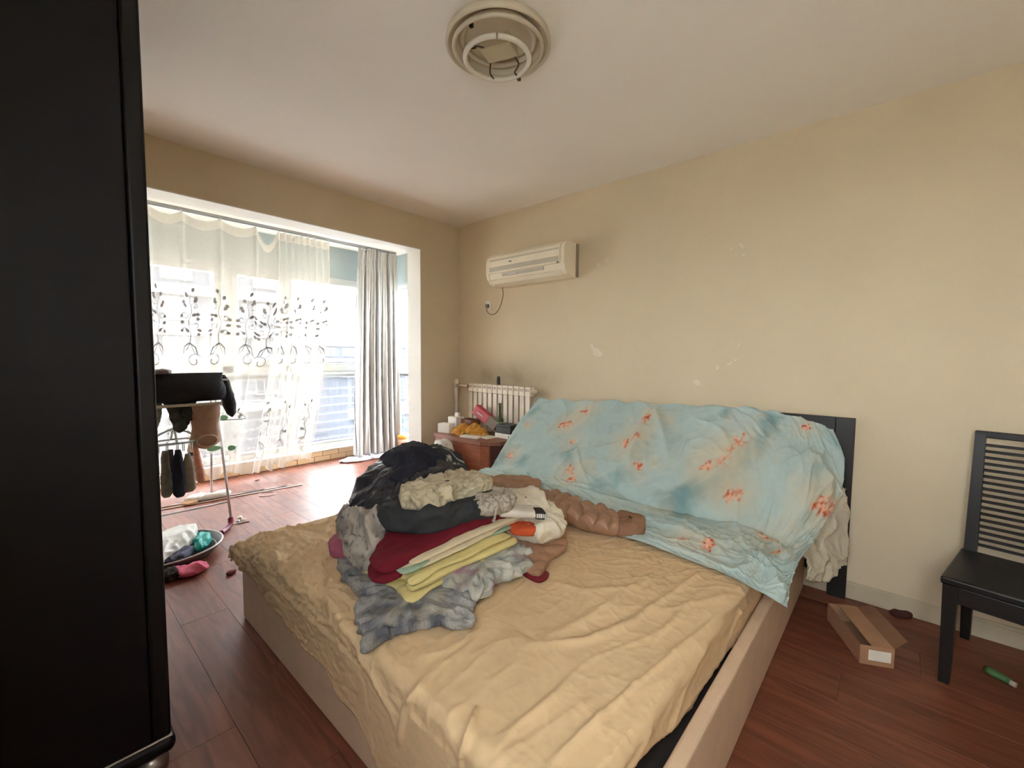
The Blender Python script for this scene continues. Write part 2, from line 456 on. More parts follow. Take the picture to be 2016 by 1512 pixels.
# plaster patches and chips on the bed wall
M_PATCH = mat('pale_filler', sl(226, 214, 192), .9, var=.05, vscale=20)
def patch(pts):
    P = [at(x, y, 0, XR) for x, y in pts]; n = len(P)
    V = [(XR - .0012, p[1], p[2]) for p in P] + [(XR + .002, p[1], p[2]) for p in P]
    MB().add(V, [tuple(range(n)), tuple(range(2 * n - 1, n - 1, -1))] + [(i, (i + 1) % n, n + (i + 1) % n, n + i) for i in range(n)]).build('plaster_patch', M_PATCH, wall_right)
for cx, cy, a, b, rot in [(1166, 683, 8, 3, 60), (1176, 695, 13, 7, 35), (1412, 725, 5.5, 3, -60), (1437, 716, 7, 2, -35), (1448, 709, 4, 1.6, -35),
                          (1371, 753, 8, 5, 40), (1195, 511, 6, 2, -60), (1178, 521, 4, 2, -45), (1432, 482, 2.5, 1.5, 0), (1439, 490, 2, 1.4, 0),
                          (1460, 484, 8, 2, 55), (1464, 502, 3, 2, 20), (1455, 679, 9, 1.3, -50)]:
    n = 10; r_ = math.radians(rot)
    pts = []
    for i in range(n):
        t = 2 * math.pi * i / n; q = 1 + .3 * random.uniform(-1, 1)
        u, v = a * q * math.cos(t), b * q * math.sin(t)
        pts.append((cx + u * math.cos(r_) - v * math.sin(r_), cy + u * math.sin(r_) + v * math.cos(r_)))
    patch(pts)

# ---- window wall of the balcony: tiled kerb, sill, windows, railing
M_TILE = mat('tan_brick_tile', sl(196, 168, 132), .35, var=.1, vscale=9, bump=.05, bscale=40)
M_GROUT = mat('dark_grout', sl(96, 76, 62), .9, var=.1)
sill = struct('trim_2', MB().box(XL, XB, YB2 + .006, YB2 + .22, 0, .128), M_GROUT)
MB().rbox(XL, XB, YB2 - .012, YB2 + .22, .128, .146, r=.003).build('sill_board', M_WHITE, sill)
tl = .205; mb = MB().rbox(0, tl - .006, -.004, .008, 0, .058, r=.002, seg=1); _t = mb.build('brick_tile', M_TILE); tme = _t.data
tme.transform(Matrix.Translation(_t.location)); bpy.data.objects.remove(_t)
for row in (0, 1):
    x = .05 - (tl / 2 if row else 0)
    while x + tl < XB:
        o = link(tme, 'brick_tile', sill); o.location = Vector((x, YB2, .004 + row * .063)) - wloc(sill); x += tl

M_SEAL = mat('grey_gasket', sl(120, 126, 130), .6, var=.05)
YG = 5.43
def window(name, rects, frame_boxes, axis, c0):
    """rects: (a0, a1, z0, z1, sash) openings along one axis"""
    def bx(mb, a0, a1, d0, d1, z0, z1, r=.004):
        if axis == 'x': mb.rbox(a0, a1, c0 + d0, c0 + d1, z0, z1, r=r, seg=1)
        else: mb.rbox(c0 + d0, c0 + d1, a0, a1, z0, z1, r=r, seg=1)
        return mb
    mb = MB()
    for fb in frame_boxes: bx(mb, *fb[:2], -.035, .035, *fb[2:])
    root = struct(name, mb, M_PVC)
    for a0, a1, z0, z1, sash in rects:
        s = .055 if sash else .02
        m2 = MB(); d = -.05 if sash else -.03
        bx(m2, a0, a0 + s, d, .03, z0, z1); bx(m2, a1 - s, a1, d, .03, z0, z1)
        bx(m2, a0 + s, a1 - s, d, .03, z0, z0 + s); bx(m2, a0 + s, a1 - s, d, .03, z1 - s, z1)
        so = m2.build('sash' if sash else 'glazing_bead', M_PVC, root)
        mg = MB(); bx(mg, a0 + s, a1 - s, -.003, .003, z0 + s, z1 - s, r=.001); mg.build('pane', M_GLASS, so)
    return root
fr = [(XL, XB, .146, .205), (XL, XB, 2.235, 2.3), (XL, XB, 1.12, 1.2)]
cols = [(-.30, .42), (.47, 1.38), (1.49, 2.02), (2.09, 3.33)]
for a in [(XL, -.30), (.42, .47), (1.38, 1.49), (2.02, 2.09), (3.33, XB)]: fr.append((a[0], a[1], .2, 2.24))
rects = []
for i, (a, b) in enumerate(cols):
    rects.append((a, b, 1.2, 2.235, i in (1, 2))); rects.append((a, b, .205, 1.12, False))
window('window_1', rects, fr, 'x', YG)
fr = [(YW + .2, YG, .13, .2), (YW + .2, YG, 2.235, 2.3), (YW + .2, YG, 1.12, 1.2)]
for a in [(YW + .2, YW + .28), (4.5, 4.58), (5.34, YG)]: fr.append((a[0], a[1], .2, 2.24))
rects = []
for i, (a, b) in enumerate([(YW + .28, 4.5), (4.58, 5.34)]):
    rects.append((a, b, 1.2, 2.235, i == 1)); rects.append((a, b, .2, 1.12, False))
window('window_2', rects, fr, 'y', XB + .07)

bm_ = (BW[0] + BW[1]) / 2  # frame and sashes of the added, unseen window that brings in extra daylight
window('added_fill_window', [(BW[0] + .05, bm_ - .02, BW[2] + .05, BW[3] - .05, True), (bm_ + .02, BW[1] - .05, BW[2] + .05, BW[3] - .05, True)],
       [(BW[0], BW[1], BW[2], BW[2] + .05), (BW[0], BW[1], BW[3] - .05, BW[3]), (BW[0], BW[0] + .05, BW[2] + .05, BW[3] - .05), (BW[1] - .05, BW[1], BW[2] + .05, BW[3] - .05), (bm_ - .02, bm_ + .02, BW[2] + .05, BW[3] - .05)], 'y', XL - .05)
M_RAIL = mat('white_rail_metal', sl(146, 148, 150), .35, var=.04)
M_RAILD = mat('grey_handrail', sl(110, 110, 108), .35, metal=.6, var=.05)
YRL, XRL = 5.375, 3.405
rl = thing('safety_railing', (1.5, YRL, .146), 'white metal safety railing with horizontal bars along the long balcony window', 'railing')
MB().tube([(XL + .02, YRL, 1.065), (XRL, YRL, 1.065)], .02, 10).build('handrail', M_RAILD, rl, smooth=True)
for z in np.arange(.27, 1.0, .105): MB().tube([(XL + .02, YRL, z), (XRL, YRL, z)], .0075, 8).build('bar', M_RAIL, rl, smooth=True)
for x in (-.1, 1.05, 2.16, 3.30): MB().cyl((x, YRL, .146), (x, YRL, 1.05), .013, n=10).build('post', M_RAIL, rl, smooth=True)
rl = thing('safety_railing', (XRL, 4.5, .13), 'white metal safety railing beside the striped curtain on the side window', 'railing')
XS = XRL - .005
MB().tube([(XS, YW + .21, 1.065), (XS, YRL - .03, 1.065)], .02, 10).build('handrail', M_RAILD, rl, smooth=True)
for z in np.arange(.27, 1.0, .105): MB().tube([(XS, YW + .21, z), (XS, YRL - .03, z)], .0075, 8).build('bar', M_RAIL, rl, smooth=True)
for y in (YW + .25, 4.5): MB().cyl((XS, y, .0), (XS, y, 1.05), .013, n=10).build('post', M_RAIL, rl, smooth=True)

# ---- outside: the street and the blocks across it
M_CONC = mat('pale_concrete', sl(180, 180, 176), .9, var=.1, vscale=.3)
M_FAC = mat('pale_render', sl(62, 64, 72), .9, var=.06, vscale=.4)
M_FAC2 = mat('white_band_render', sl(104, 104, 108), .9, var=.05, vscale=.4)
M_WIN = mat('far_window_glass', sl(44, 49, 60), .3, var=.15, vscale=2)
M_TEAL = mat('teal_window_glass', sl(40, 74, 82), .3, var=.15, vscale=2)
g = struct('ground', MB().box(-150, 180, -150, 220, -9.3, -9), M_CONC)
def block(label, x0, x1, y0, depth, z0, floors, fh, bay, wmat, name='apartment_building', zvis=-9):
    t = thing(name, ((x0 + x1) / 2, y0 + depth / 2, z0), label, 'building')
    top = z0 + floors * fh
    MB().box(x0, x1, y0, y0 + depth, z0, top).build('wall', M_FAC, t)
    MB().box(x0 - .3, x1 + .3, y0 - .3, y0 + depth + .3, top, top + .5).build('roof', M_FAC2, t)
    nb = int((x1 - x0) // bay)
    ww = bay * .62
    a = MB().box(-ww / 2, ww / 2, -.06, .1, 0, fh * .55).build('w', wmat); wme = a.data; wme.transform(Matrix.Translation(a.location)); bpy.data.objects.remove(a)
    a = MB()
    for q in (-ww / 2, -ww / 6, ww / 6, ww / 2): a.box(q - .05, q + .05, -.12, -.02, 0, fh * .55)
    a.box(-ww / 2, ww / 2, -.12, -.02, -.05, .06); a.box(-ww / 2, ww / 2, -.12, -.02, fh * .55 - .05, fh * .55 + .05)
    a = a.build('w', M_FAC2); fme = a.data; fme.transform(Matrix.Translation(a.location)); bpy.data.objects.remove(a)
    for f in range(floors):
        z = z0 + f * fh
        if z + fh < zvis: continue
        MB().box(x0, x1, y0 - .9, y0, z - .12, z + .62).build('balcony_band', M_FAC2, t)
        for i in range(nb):
            x = x0 + (i + .5) * bay
            o = link(wme, 'window', t); o.location = Vector((x, y0, z + fh * .36)) - wloc(t)
            p = link(fme, 'window_frame', o)
    return t
block('tall pale apartment block with white balcony bands outside the left balcony panes', -9, 15.0, 40, 12, -9, 9, 2.95, 3.0, M_WIN, zvis=-3)
block('low far block with teal windows outside below the horizon right of the sheer curtain', 15.5, 36, 30, 10, -9, 3, 2.9, 2.6, M_TEAL)
block('distant low block on the skyline outside between the two curtains', 30, 66, 85, 10, -9, 4, 3.0, 4.0, M_WIN)

# ================================================================== CURTAINS
YC = 5.1
M_TRACK = mat('aluminium_track', sl(150, 150, 150), .4, metal=.6, var=.05)
t = thing('curtain_track', (1.6, YC, 2.655), 'grey metal curtain track under the balcony ceiling behind the white beam', 'curtain track')
MB().box(XL + .02, 3.32, YC - .012, YC + .012, 2.668, ZB).build('rail', M_TRACK, t)
MB().box(XL + .02, 3.32, YC - .045, YC - .028, 2.668, ZB).build('rail', M_TRACK, t)
M_HOOK = mat('hook_plastic', sl(205, 205, 200), .4, var=.03)

# sheer panel: cloth position s in 0..1, x at the top and at the hem
sk = np.array([0.00, .10, .22, .34, .46, .56, .64, .70, .76, .82, .88, .94, 1.0])
xt = np.array([-.30, .12, .46, .765, 1.007, 1.314, 1.634, 1.85, 1.96, 2.07, 2.18, 2.29, 2.42])
xb = np.array([-.30, .10, .42, .70, .92, 1.16, 1.36, 1.52, 1.62, 1.72, 1.83, 1.97, 2.13])
HOOKX = [.12, .46, .765, 1.007, 1.314, 1.634, 1.85, 1.93, 2.01, 2.09, 2.17, 2.25, 2.33, 2.41]
def sheer_pt(s, v):
    """v 0 at the top, 1 at the hem"""
    s = np.asarray(s, float); v = np.asarray(v, float)
    a = np.interp(s, sk, xt); b = np.interp(s, sk, xb)
    e = np.clip((v - .1) / .9, 0, 1); e = e ** 1.5
    x = a * (1 - e) + b * e
    hx = np.array(HOOKX); i = np.clip(np.searchsorted(hx, a) - 1, 0, len(hx) - 2)
    f = np.clip((a - hx[i]) / (hx[i + 1] - hx[i]), 0, 1); gap = hx[i + 1] - hx[i]
    sag = np.where(gap > .2, .055, .012) * np.sin(np.pi * f) ** 1
    sag = np.where((a > 1.634) & (a < 1.85), .17 * np.sin(np.pi * f), sag)
    z = 2.655 - sag * (1 - v) ** 2 - v * (2.655 - .10)
    z = z + np.where(v > .93, (v - .93) / .07, 0) * .035 * np.sin(s * 61 + np.sin(s * 23) * 2)
    gather = np.clip((s - .66) / .06, 0, 1)
    dep = (.012 + .05 * gather) * np.clip(.35 + v * 1.0, 0, 1)
    ph = np.where(s < .7, s * 60, .7 * 60 + (s - .7) * 175)
    y = YC - .036 + dep * np.sin(ph + .6 * np.sin(v * 3 + s * 9)) + .008 * np.sin(s * 140 + v * 4) * v
    # tight pinched pleats running down from each hook on the loose side
    pin = np.exp(-((f - .0) / .05) ** 2) + np.exp(-((f - 1.0) / .05) ** 2)
    y = y - .022 * pin * (1 - gather) * (1 - .5 * v)
    return np.stack([x, y, z], -1)
M_SHEER = mat('white_voile', sl(220, 215, 208), .8, var=.02, vscale=30, transl=.14, alpha=.5)
M_SHEERH = mat('voile_header_tape', sl(232, 226, 216), .8, var=.04, vscale=40, transl=.45, alpha=.62)
M_EMB = mat('grey_embroidery', sl(126, 120, 116), .7, var=.1, vscale=40, transl=.1)
nu, nv = 420, 70
S, V = np.meshgrid(np.linspace(0, 1, nu), np.linspace(0, 1, nv), indexing='ij')
G = sheer_pt(S, V)
sheer = mk('sheer_curtain', G.reshape(-1, 3), grid_faces(nu, nv), M_SHEER, smooth=True)
finish(sheer, 'white sheer curtain with embroidered floral sprays across the balcony window', 'curtain')
S, V = np.meshgrid(np.linspace(0, 1, nu), np.linspace(0, .035, 4), indexing='ij')
mk('header_tape', (sheer_pt(S, V) + [0, -.002, 0]).reshape(-1, 3), grid_faces(nu, 4), M_SHEERH, sheer, smooth=True)
for hx in HOOKX:
    s = float(np.interp(hx, xt, sk)); p = sheer_pt(s, 0.0)
    MB().tube([(p[0], YC - .036, 2.67), (p[0], YC - .03, p[2] + .004), (p[0], p[1], p[2] - .012)], .004, 6).build('hook', M_HOOK, sheer, smooth=True)
# embroidered sprays: curls, leaves and buds laid on the cloth
def curl(c, r0, r1, a0, a1, n=14):
    t = np.linspace(0, 1, n); a = np.radians(a0 + (a1 - a0) * t); r = r0 + (r1 - r0) * t
    return np.stack([c[0] + r * np.cos(a), c[1] + r * np.sin(a)], 1)
def leafshape(p, ang, L, W):
    t = np.linspace(0, 1, 7); up = np.stack([t * L, W * np.sin(np.pi * t)], 1); dn = np.stack([t[::-1] * L, -W * np.sin(np.pi * t[::-1])], 1)[1:-1]
    q = np.concatenate([up, dn]); ca, sa = math.cos(ang), math.sin(ang)
    return np.stack([p[0] + q[:, 0] * ca - q[:, 1] * sa, p[1] + q[:, 0] * sa + q[:, 1] * ca], 1)
def spray(s0, z0, sc=1.0, mirror=1, half=False):
    """one embroidered motif around cloth position s0 and height z0"""
    strips = []; polys = []
    st = np.array([(0, -.18), (.012, -.08), (-.01, .04), (.018, .14), (.0, .24), (.01, .33)]); stem = catmull(st, np.linspace(0, 5, 30))
    strips.append((stem, .004))
    strips.append((curl((.05, -.33), .02, .075, 40, -330), .006)); strips.append((np.array([(0, -.16), (.06, -.2), (.085, -.27), (.05, -.25), (.01, -.17)]), .007))
    strips.append((np.array([(0, -.16), (-.05, -.2), (-.06, -.27), (-.02, -.22), (0, -.17)]), .007))
    strips.append((curl((-.05, .1), .012, .04, 0, 400), .005)); strips.append((curl((.06, .02), .01, .04, 180, -200), .005))
    strips.append((curl((.05, .2), .01, .035, 180, 560), .004)); strips.append((curl((-.045, -.04), .01, .04, 0, 380), .005))
    for px, py, a in [(.02, .1, .6), (-.03, .17, 2.2), (.05, .12, .2), (-.02, .27, 2.0), (.02, .33, 1.2), (-.05, .02, 2.8), (.07, -.02, -.3), (.0, -.06, 2.5), (.03, .24, .5)]:
        polys.append(leafshape((px, py), a, .055, .016))
    for px, py in [(.08, .08), (-.085, .09), (-.08, -.05), (.09, -.07), (.06, .28), (-.06, .22)]:
        for k_ in range(5): polys.append(leafshape((px, py), k_ * 1.2566, .022, .007))
    mb = MB()
    def put(q):
        q = np.asarray(q); x_s = s0 + mirror * q[:, 0] * sc * .27
        z = z0 + q[:, 1] * sc
        return sheer_pt(np.clip(x_s, 0, 1), (2.655 - z) / 2.555) + np.array([0, -.004, 0])
    for line, wd in strips:
        d = np.gradient(line, axis=0); nrm = np.stack([-d[:, 1], d[:, 0]], 1); nrm /= np.linalg.norm(nrm, axis=1)[:, None] + 1e-9
        tp = np.linspace(1, .4, len(line))[:, None]
        A, B = put(line + nrm * wd * tp), put(line - nrm * wd * tp); n = len(line)
        mb.add(list(A) + list(B), [(i, i + 1, n + i + 1, n + i) for i in range(n - 1)])
    for q in polys:
        mb.add(put(q), [tuple(range(len(q)))])
    mk('embroidery', mb.v, mb.f, M_EMB, sheer)
def s_at(x): return float(np.interp(x, (xt + xb) / 2 * .3 + xt * .7 if False else xt * .72 + xb * .28, sk))
for i, x in enumerate([.30, .56, .80, 1.03, 1.27, 1.50, 1.70]): spray(s_at(x), 1.60, 1.0, 1 if i % 2 else -1)
for s in (.745, .82, .90, .97): spray(s, 1.60, 1.0, 1)
for i, s in enumerate([.30, .42, .52, .62, .72, .84, .95]): spray(s, .52, .8, -1 if i % 2 else 1)

# opaque striped curtain bunched at the right
def stripe_pt(s, v):
    s = np.asarray(s, float); v = np.asarray(v, float)
    e = v ** .8
    x = (2.785 + .525 * s) * (1 - e) + (2.68 + .665 * s) * e
    nf = 7.0
    warp = s + .012 * np.sin(v * 4 + s * 20)
    wave = np.sin(2 * np.pi * nf * warp + .5 * np.sin(3 * v))
    wave = np.sign(wave) * np.abs(wave) ** .7
    pin = 1 - .75 * np.exp(-((v - .06) / .035) ** 2)
    y = YC - .04 + (.028 + .045 * v) * wave * pin + .012 * np.sin(2 * np.pi * 17 * s + 2 * v)
    x = x + .012 * np.sin(2 * np.pi * nf * warp + 1.4) * (1 + v)
    z = 2.655 - v * (2.655 - .045) + .012 * np.sin(s * 55) * np.where(v < .02, 1, 0) - .03 * s * (1 - v) * 0 + .02 * np.sin(s * 37) * np.clip((v - .9) * 10, 0, 1)
    return np.stack([x, y, z], -1)
nu, nv = 360, 80
S, V = np.meshgrid(np.linspace(0, 1, nu), np.linspace(0, 1, nv), indexing='ij')
G = stripe_pt(S, V)
G = G + grid_normals(G) * (.004 * (wrinkle(G, (9, 9, 5), 3) - .5))[..., None]
st = np.abs(((S * 30) % 1) - .5)
c0, c1, c2 = srgb([186, 185, 184]), srgb([122, 122, 128]), srgb([158, 155, 150])
f1 = np.clip((.10 - np.abs(st - .28)) * 25, 0, 1)[..., None]; f2 = np.clip((.07 - st) * 30, 0, 1)[..., None]
cc = c0 * (1 - f1) + c2 * f1; cc = cc * (1 - f2) + c1 * f2
M_STRIPE = mat('striped_curtain_cloth', (1, 1, 1), .85, var=.04, vscale=20, vcol=True, transl=.05, bump=.05, bscale=200)
vs_, fs_ = shell(G, .0015)
cu = mk('striped_curtain', vs_, fs_, M_STRIPE, smooth=True, colors=np.concatenate([cc.reshape(-1, 3)] * 2))
finish(cu, 'cream curtain with grey stripes bunched at the right end of the balcony', 'curtain')
for s in np.linspace(.02, .98, 8):
    p = stripe_pt(s, 0); MB().tube([(p[0], YC - .02, 2.67), (p[0], p[1], p[2] - .01)], .004, 6).build('hook', M_HOOK, cu, smooth=True)

# ================================================================== WARDROBE
WY, WX0, WX1 = 1.665, -.345, .252
wd = thing('wardrobe', (-.05, 2.3, 0), 'tall black wardrobe at the left edge beside the balcony opening', 'wardrobe')
M_WARD = mat('black_wardrobe_board', sl(15, 12, 18), .45, spec=.25, var=.15, vscale=3, stretch=(1, 1, 14), bump=.03, bscale=20)
M_WARD2 = mat('black_wardrobe_door', sl(15, 13, 16), .45, spec=.3, var=.15, vscale=3, stretch=(1, 1, 14))
M_CHROME = mat('worn_silver_trim', sl(150, 142, 138), .3, metal=.8, var=.15, vscale=12)
MB().rbox(WX0, WX1 - .047, WY, 3.05, .125, 2.42, r=.004).build('body', M_WARD, wd)
for y0, y1 in ((WY - .004, 2.12), (2.124, 2.58), (2.584, 3.054)):
    d = MB().rbox(WX1 - .045, WX1, y0, y1, .127, 2.41, r=.008, seg=3).build('door', M_WARD2, wd)
    MB().rbox(WX1, WX1 + .02, y1 - .07, y1 - .05, 1.0, 1.2, r=.004).build('handle', M_CHROME, d)
MB().rbox(WX0, WX1 + .012, WY - .012, 3.06, .07, .125, r=.024, seg=4).build('plinth_moulding', M_WARD, wd)
MB().rbox(WX0, WX1 + .004, WY - .003, 3.05, .118, .1255, r=.003, seg=1).build('trim_line', M_CHROME, wd)
for x in (WX0 + .05, WX1 - .045):
    for y in (WY + .035, 3.0):
        MB().lathe([(.03, 0), (.04, .01), (.043, .04), (.03, .072)], (x, y, 0), 16).build('foot', M_CHROME, wd, smooth=True)

# ================================================================== BED
bed = thing('box_bed', (1.8, 1.4, 0), 'beige fabric box bed base under the mattress', 'bed')
M_BASE = mat('beige_bed_fabric', sl(204, 176, 148), .85, var=.06, vscale=12, bump=.15, bscale=220)
M_DARKIN = mat('dark_bed_inside', sl(40, 32, 28), .9, var=.1)
bx0, bx1, by0, by1, bh = .675, 2.94, .355, 2.42, .295
MB().rbox(bx0, bx1, by0, by0 + .045, 0, bh, r=.012, seg=3).build('side_rail', M_BASE, bed)
MB().rbox(bx0, bx1, by1 - .045, by1, 0, bh, r=.012, seg=3).build('side_rail', M_BASE, bed)
MB().rbox(bx0 - .005, bx0 + .05, by0 + .004, by1 - .004, 0, bh, r=.012, seg=3).build('foot_panel', M_BASE, bed)
MB().rbox(bx1 - .05, bx1, by0 + .004, by1 - .004, 0, bh, r=.012, seg=3).build('head_panel', M_BASE, bed)
MB().box(bx0 + .045, bx1 - .045, by0 + .04, by1 - .04, .1, .24).build('slat_deck', M_DARKIN, bed)

A_ = math.radians(1.0)
E1 = np.array([math.cos(A_), -math.sin(A_), 0]); E2 = np.array([math.sin(A_), math.cos(A_), 0]); M0 = np.array([.652, .435, 0])
LA, LB, MT = 2.0, 1.955, .415
def mfr(p): return tuple(M0 + E1 * p[0] + E2 * p[1] + np.array([0, 0, p[2]]))
M_MATT = mat('mattress_ticking', sl(190, 176, 150), .9, var=.06, vscale=14, bump=.1, bscale=200)
mt = thing('mattress', mfr((LA / 2, LB / 2, .296)), 'thin mattress lying askew on the bed base under the beige sheet', 'mattress')
MB().rbox(.012, LA - .012, .012, LB - .012, .296, MT - .012, r=.04, seg=4, M=mfr).build('mattress_core', M_MATT, mt, smooth=True)
MB().tube([mfr(p) for p in [(.03, .008, .335), (LA - .03, .008, .335), (LA - .008, .03, .335), (LA - .008, LB - .03, .335), (LA - .03, LB - .008, .335), (.03, LB - .008, .335), (.008, LB - .03, .335), (.008, .03, .335)]], .006, 6, closed=True).build('piping', M_MATT, mt, smooth=True)

# beige sheet over the mattress
nu, nv = 340, 340
a0, a1 = -.33, 1.62
b1 = LB + .10
Aa = np.linspace(0, 1, nu); Bb = np.linspace(0, 1, nv)
aa = a0 + (a1 - a0) * Aa
foot_hem = lambda b: -np.interp(b, [0, .3, .6, .68, .82, .95, 1.02, 1.2, 1.45, 1.6, 1.95], [.33, .335, .33, .32, .25, .235, .19, .20, .175, .155, .115]) - .008 * np.sin(b * 21)
hem_px = [(1512, 1165), (1490, 1215), (1421, 1300), (1390, 1362), (1330, 1430), (1240, 1512), (1180, 1580)]
# overhang on the right: longest near the head, none near the foot
ov = np.interp(aa, [-.4, .0, .15, .28, .41, .55, .66, .82, 1.0, 1.2, 1.4, 1.7], [.005, .01, .03, .055, .085, .125, .14, .125, .135, .15, .155, .15])
S = np.zeros((nu, nv, 2))
for i in range(nu):
    b0 = -ov[i]
    S[i, :, 1] = b0 + (b1 + .06 * math.sin(aa[i] * 4) - b0) * Bb
fh = foot_hem(S[0, :, 1])
S[..., 0] = fh[None, :] + (a1 - fh[None, :]) * Aa[:, None]
def drape(S, lift=.0):
    a, b = S[..., 0], S[..., 1]; rr = .035
    dx = np.maximum(0, rr - a); dy = np.maximum(0, rr - b); dyf = np.maximum(0, b - (LB - rr))
    sy = np.where(dyf > 0, 1.0, -1.0); dyy = np.maximum(dy, dyf); d = np.sqrt(dx ** 2 + dyy ** 2) + 1e-9
    q = rr * np.pi / 2
    h = np.where(d < q, rr * np.sin(np.minimum(d, q) / rr), rr + .015 * (d - q)); vdrop = np.where(d < q, rr * (1 - np.cos(np.minimum(d, q) / rr)), rr + (d - q))
    x = np.where(dx > 0, rr, a) - h * dx / d
    y = np.where(dyy > 0, np.where(sy > 0, LB - rr, rr), b) + sy * h * dyy / d
    z = MT + lift - vdrop
    P = M0 + x[..., None] * E1 + y[..., None] * E2; P[..., 2] = z
    return P, d, vdrop
P, dd, vd = drape(S, .002)
# flap that flares out over the far foot corner
cor = np.clip(1 - np.hypot(S[..., 0] + .02, S[..., 1] - LB) / .34, 0, 1)
P = P + (np.array([-.075, .05, 0]) * (cor ** 1.2 * np.clip(vd / .1, 0, 1))[..., None]); P[..., 2] += .03 * cor * np.clip(vd / .08, 0, 1)
N = grid_normals(P); N = np.where(N[..., 2:3].mean() < 0, -N, N)
Q = proj(P)
disp = np.zeros(P.shape[:2])
LP = np.stack([S[..., 0], S[..., 1], 0 * S[..., 0]], -1)
left = np.clip((S[..., 1] - .75) / .4, 0, 1) * np.clip((.65 - S[..., 0]) / .3, 0, 1)
disp += .015 * left * (wrinkle(LP, (15, 6.5, 1), 1, .5, 3, 4.5) - .25)
disp += .009 * np.clip((.16 - S[..., 0]) / .1, 0, 1) * np.clip((S[..., 0] + .16) / .12, .35, 1) * np.clip((S[..., 1] - .45) / .5, 0, 1) * (wrinkle(LP, (16, 11, 1), 2, .6, 3, 3.5) - .3)
R45 = np.stack([(LP[..., 0] - LP[..., 1]) * .7, (LP[..., 0] + LP[..., 1]) * .7, LP[..., 2]], -1)
right = np.clip((1.15 - S[..., 1]) / .5, 0, 1)
disp += .0055 * right * (wrinkle(LP, (2.2, 8.5, 1), 5, .5, 3, 6.0) - .2)
disp += .004 * np.clip((S[..., 0] - .7) / .4, 0, 1) * (wrinkle(R45, (5, 12, 1), 6, .5, 3, 5.0) - .2)
disp += .0025 * (wrinkle(LP, 11, 8, .5, 3, 5) - .2) + .003 * (fbm(LP * 3.2, 2))
for line, wdt, amp in [
        ([(1495, 1135), (1440, 1195), (1350, 1265), (1230, 1370), (1130, 1460), (1060, 1530)], 5, .011),
        ([(1395, 1118), (1330, 1165), (1245, 1225), (1150, 1262), (1000, 1275)], 7, .014),
        ([(1380, 1165), (1330, 1215), (1280, 1270)], 5, .009),
        ([(1290, 1125), (1220, 1180), (1120, 1240), (1050, 1262)], 8, .008),
        ([(1460, 1170), (1400, 1180), (1330, 1200)], 5, .008),
        ([(940, 1390), (930, 1420), (905, 1512)], 5, .018), ([(845, 1330), (800, 1390), (785, 1480)], 6, .016),
        ([(1060, 1140), (1150, 1165), (1260, 1160), (1300, 1110)], 6, .008),
        ([(1000, 1220), (1055, 1262)], 4, -.007), ([(1200, 1400), (1080, 1512)], 8, .010), ([(1140, 1330), (1020, 1430), (960, 1500)], 8, .009),
        ([(600, 1110), (645, 1185), (700, 1265), (735, 1325), (775, 1400), (785, 1470)], 7, .014),
        ([(575, 1040), (640, 1085), (690, 1130)], 5, .010), ([(540, 1110), (640, 1075), (700, 1065)], 5, .012)]:
    disp += crease(Q, line, wdt, amp)
P = P + N * disp[..., None]
hangf = (S[..., 0] < 0) & (vd > .07)
P[..., 0] = np.where(hangf, np.minimum(P[..., 0], .661 - .006 * (1 - np.clip(disp / .012, -1, 1))), P[..., 0])
hangb = (S[..., 1] > LB) & (vd > .07)
P[..., 1] = np.where(hangb, np.maximum(P[..., 1], 2.432), P[..., 1])
# keep the sheet above the mattress
inside = dd < .02
P[..., 2] = np.where(inside, np.maximum(P[..., 2], MT + .0005), P[..., 2])
M_SHEET = fabric('beige_cotton_sheet', sl(228, 198, 156), .85, var=.05, vscale=10, bump=.10, bscale=260, transl=.2, folds=.30, fscale=5.5)
v_, f_ = shell(P, .0015)
sh = mk('bed_sheet', v_, f_, M_SHEET, smooth=True)
finish(sh, 'wrinkled plain beige sheet spread over the mattress', 'bed sheet')

# ---- framed dark panel against the wall behind the bed
hb = thing('headboard', (2.98, .55, 0), 'black framed headboard panel standing against the wall behind the bed', 'headboard')
M_HB = mat('black_headboard', sl(24, 22, 21), .4, var=.15, vscale=5)
M_HBIN = mat('dark_green_grey_panel', sl(84, 88, 78), .35, var=.12, vscale=4)
hx0, hx1, hy0, hy1, hz = 2.955, 2.989, .163, .962, 1.008
MB().rbox(hx0, hx1, hy0, hy0 + .085, 0, hz, r=.003).build('stile', M_HB, hb)
MB().rbox(hx0, hx1, hy1 - .085, hy1, 0, hz, r=.003).build('stile', M_HB, hb)
MB().rbox(hx0, hx1, hy0 + .085, hy1 - .085, hz - .085, hz, r=.003).build('top_rail', M_HB, hb)
MB().rbox(hx0, hx1, hy0 + .085, hy1 - .085, .12, .2, r=.003).build('bottom_rail', M_HB, hb)
MB().box(hx0 + .012, hx1 - .006, hy0 + .085, hy1 - .085, .2, hz - .085).build('inset_panel', M_HBIN, hb)

# ---- bedding bundle that carries the blue sheet (pillows and a folded quilt)
M_QUILT = mat('cream_quilt', sl(206, 192, 164), .9, var=.08, vscale=10, bump=.15, bscale=120, transl=.1)
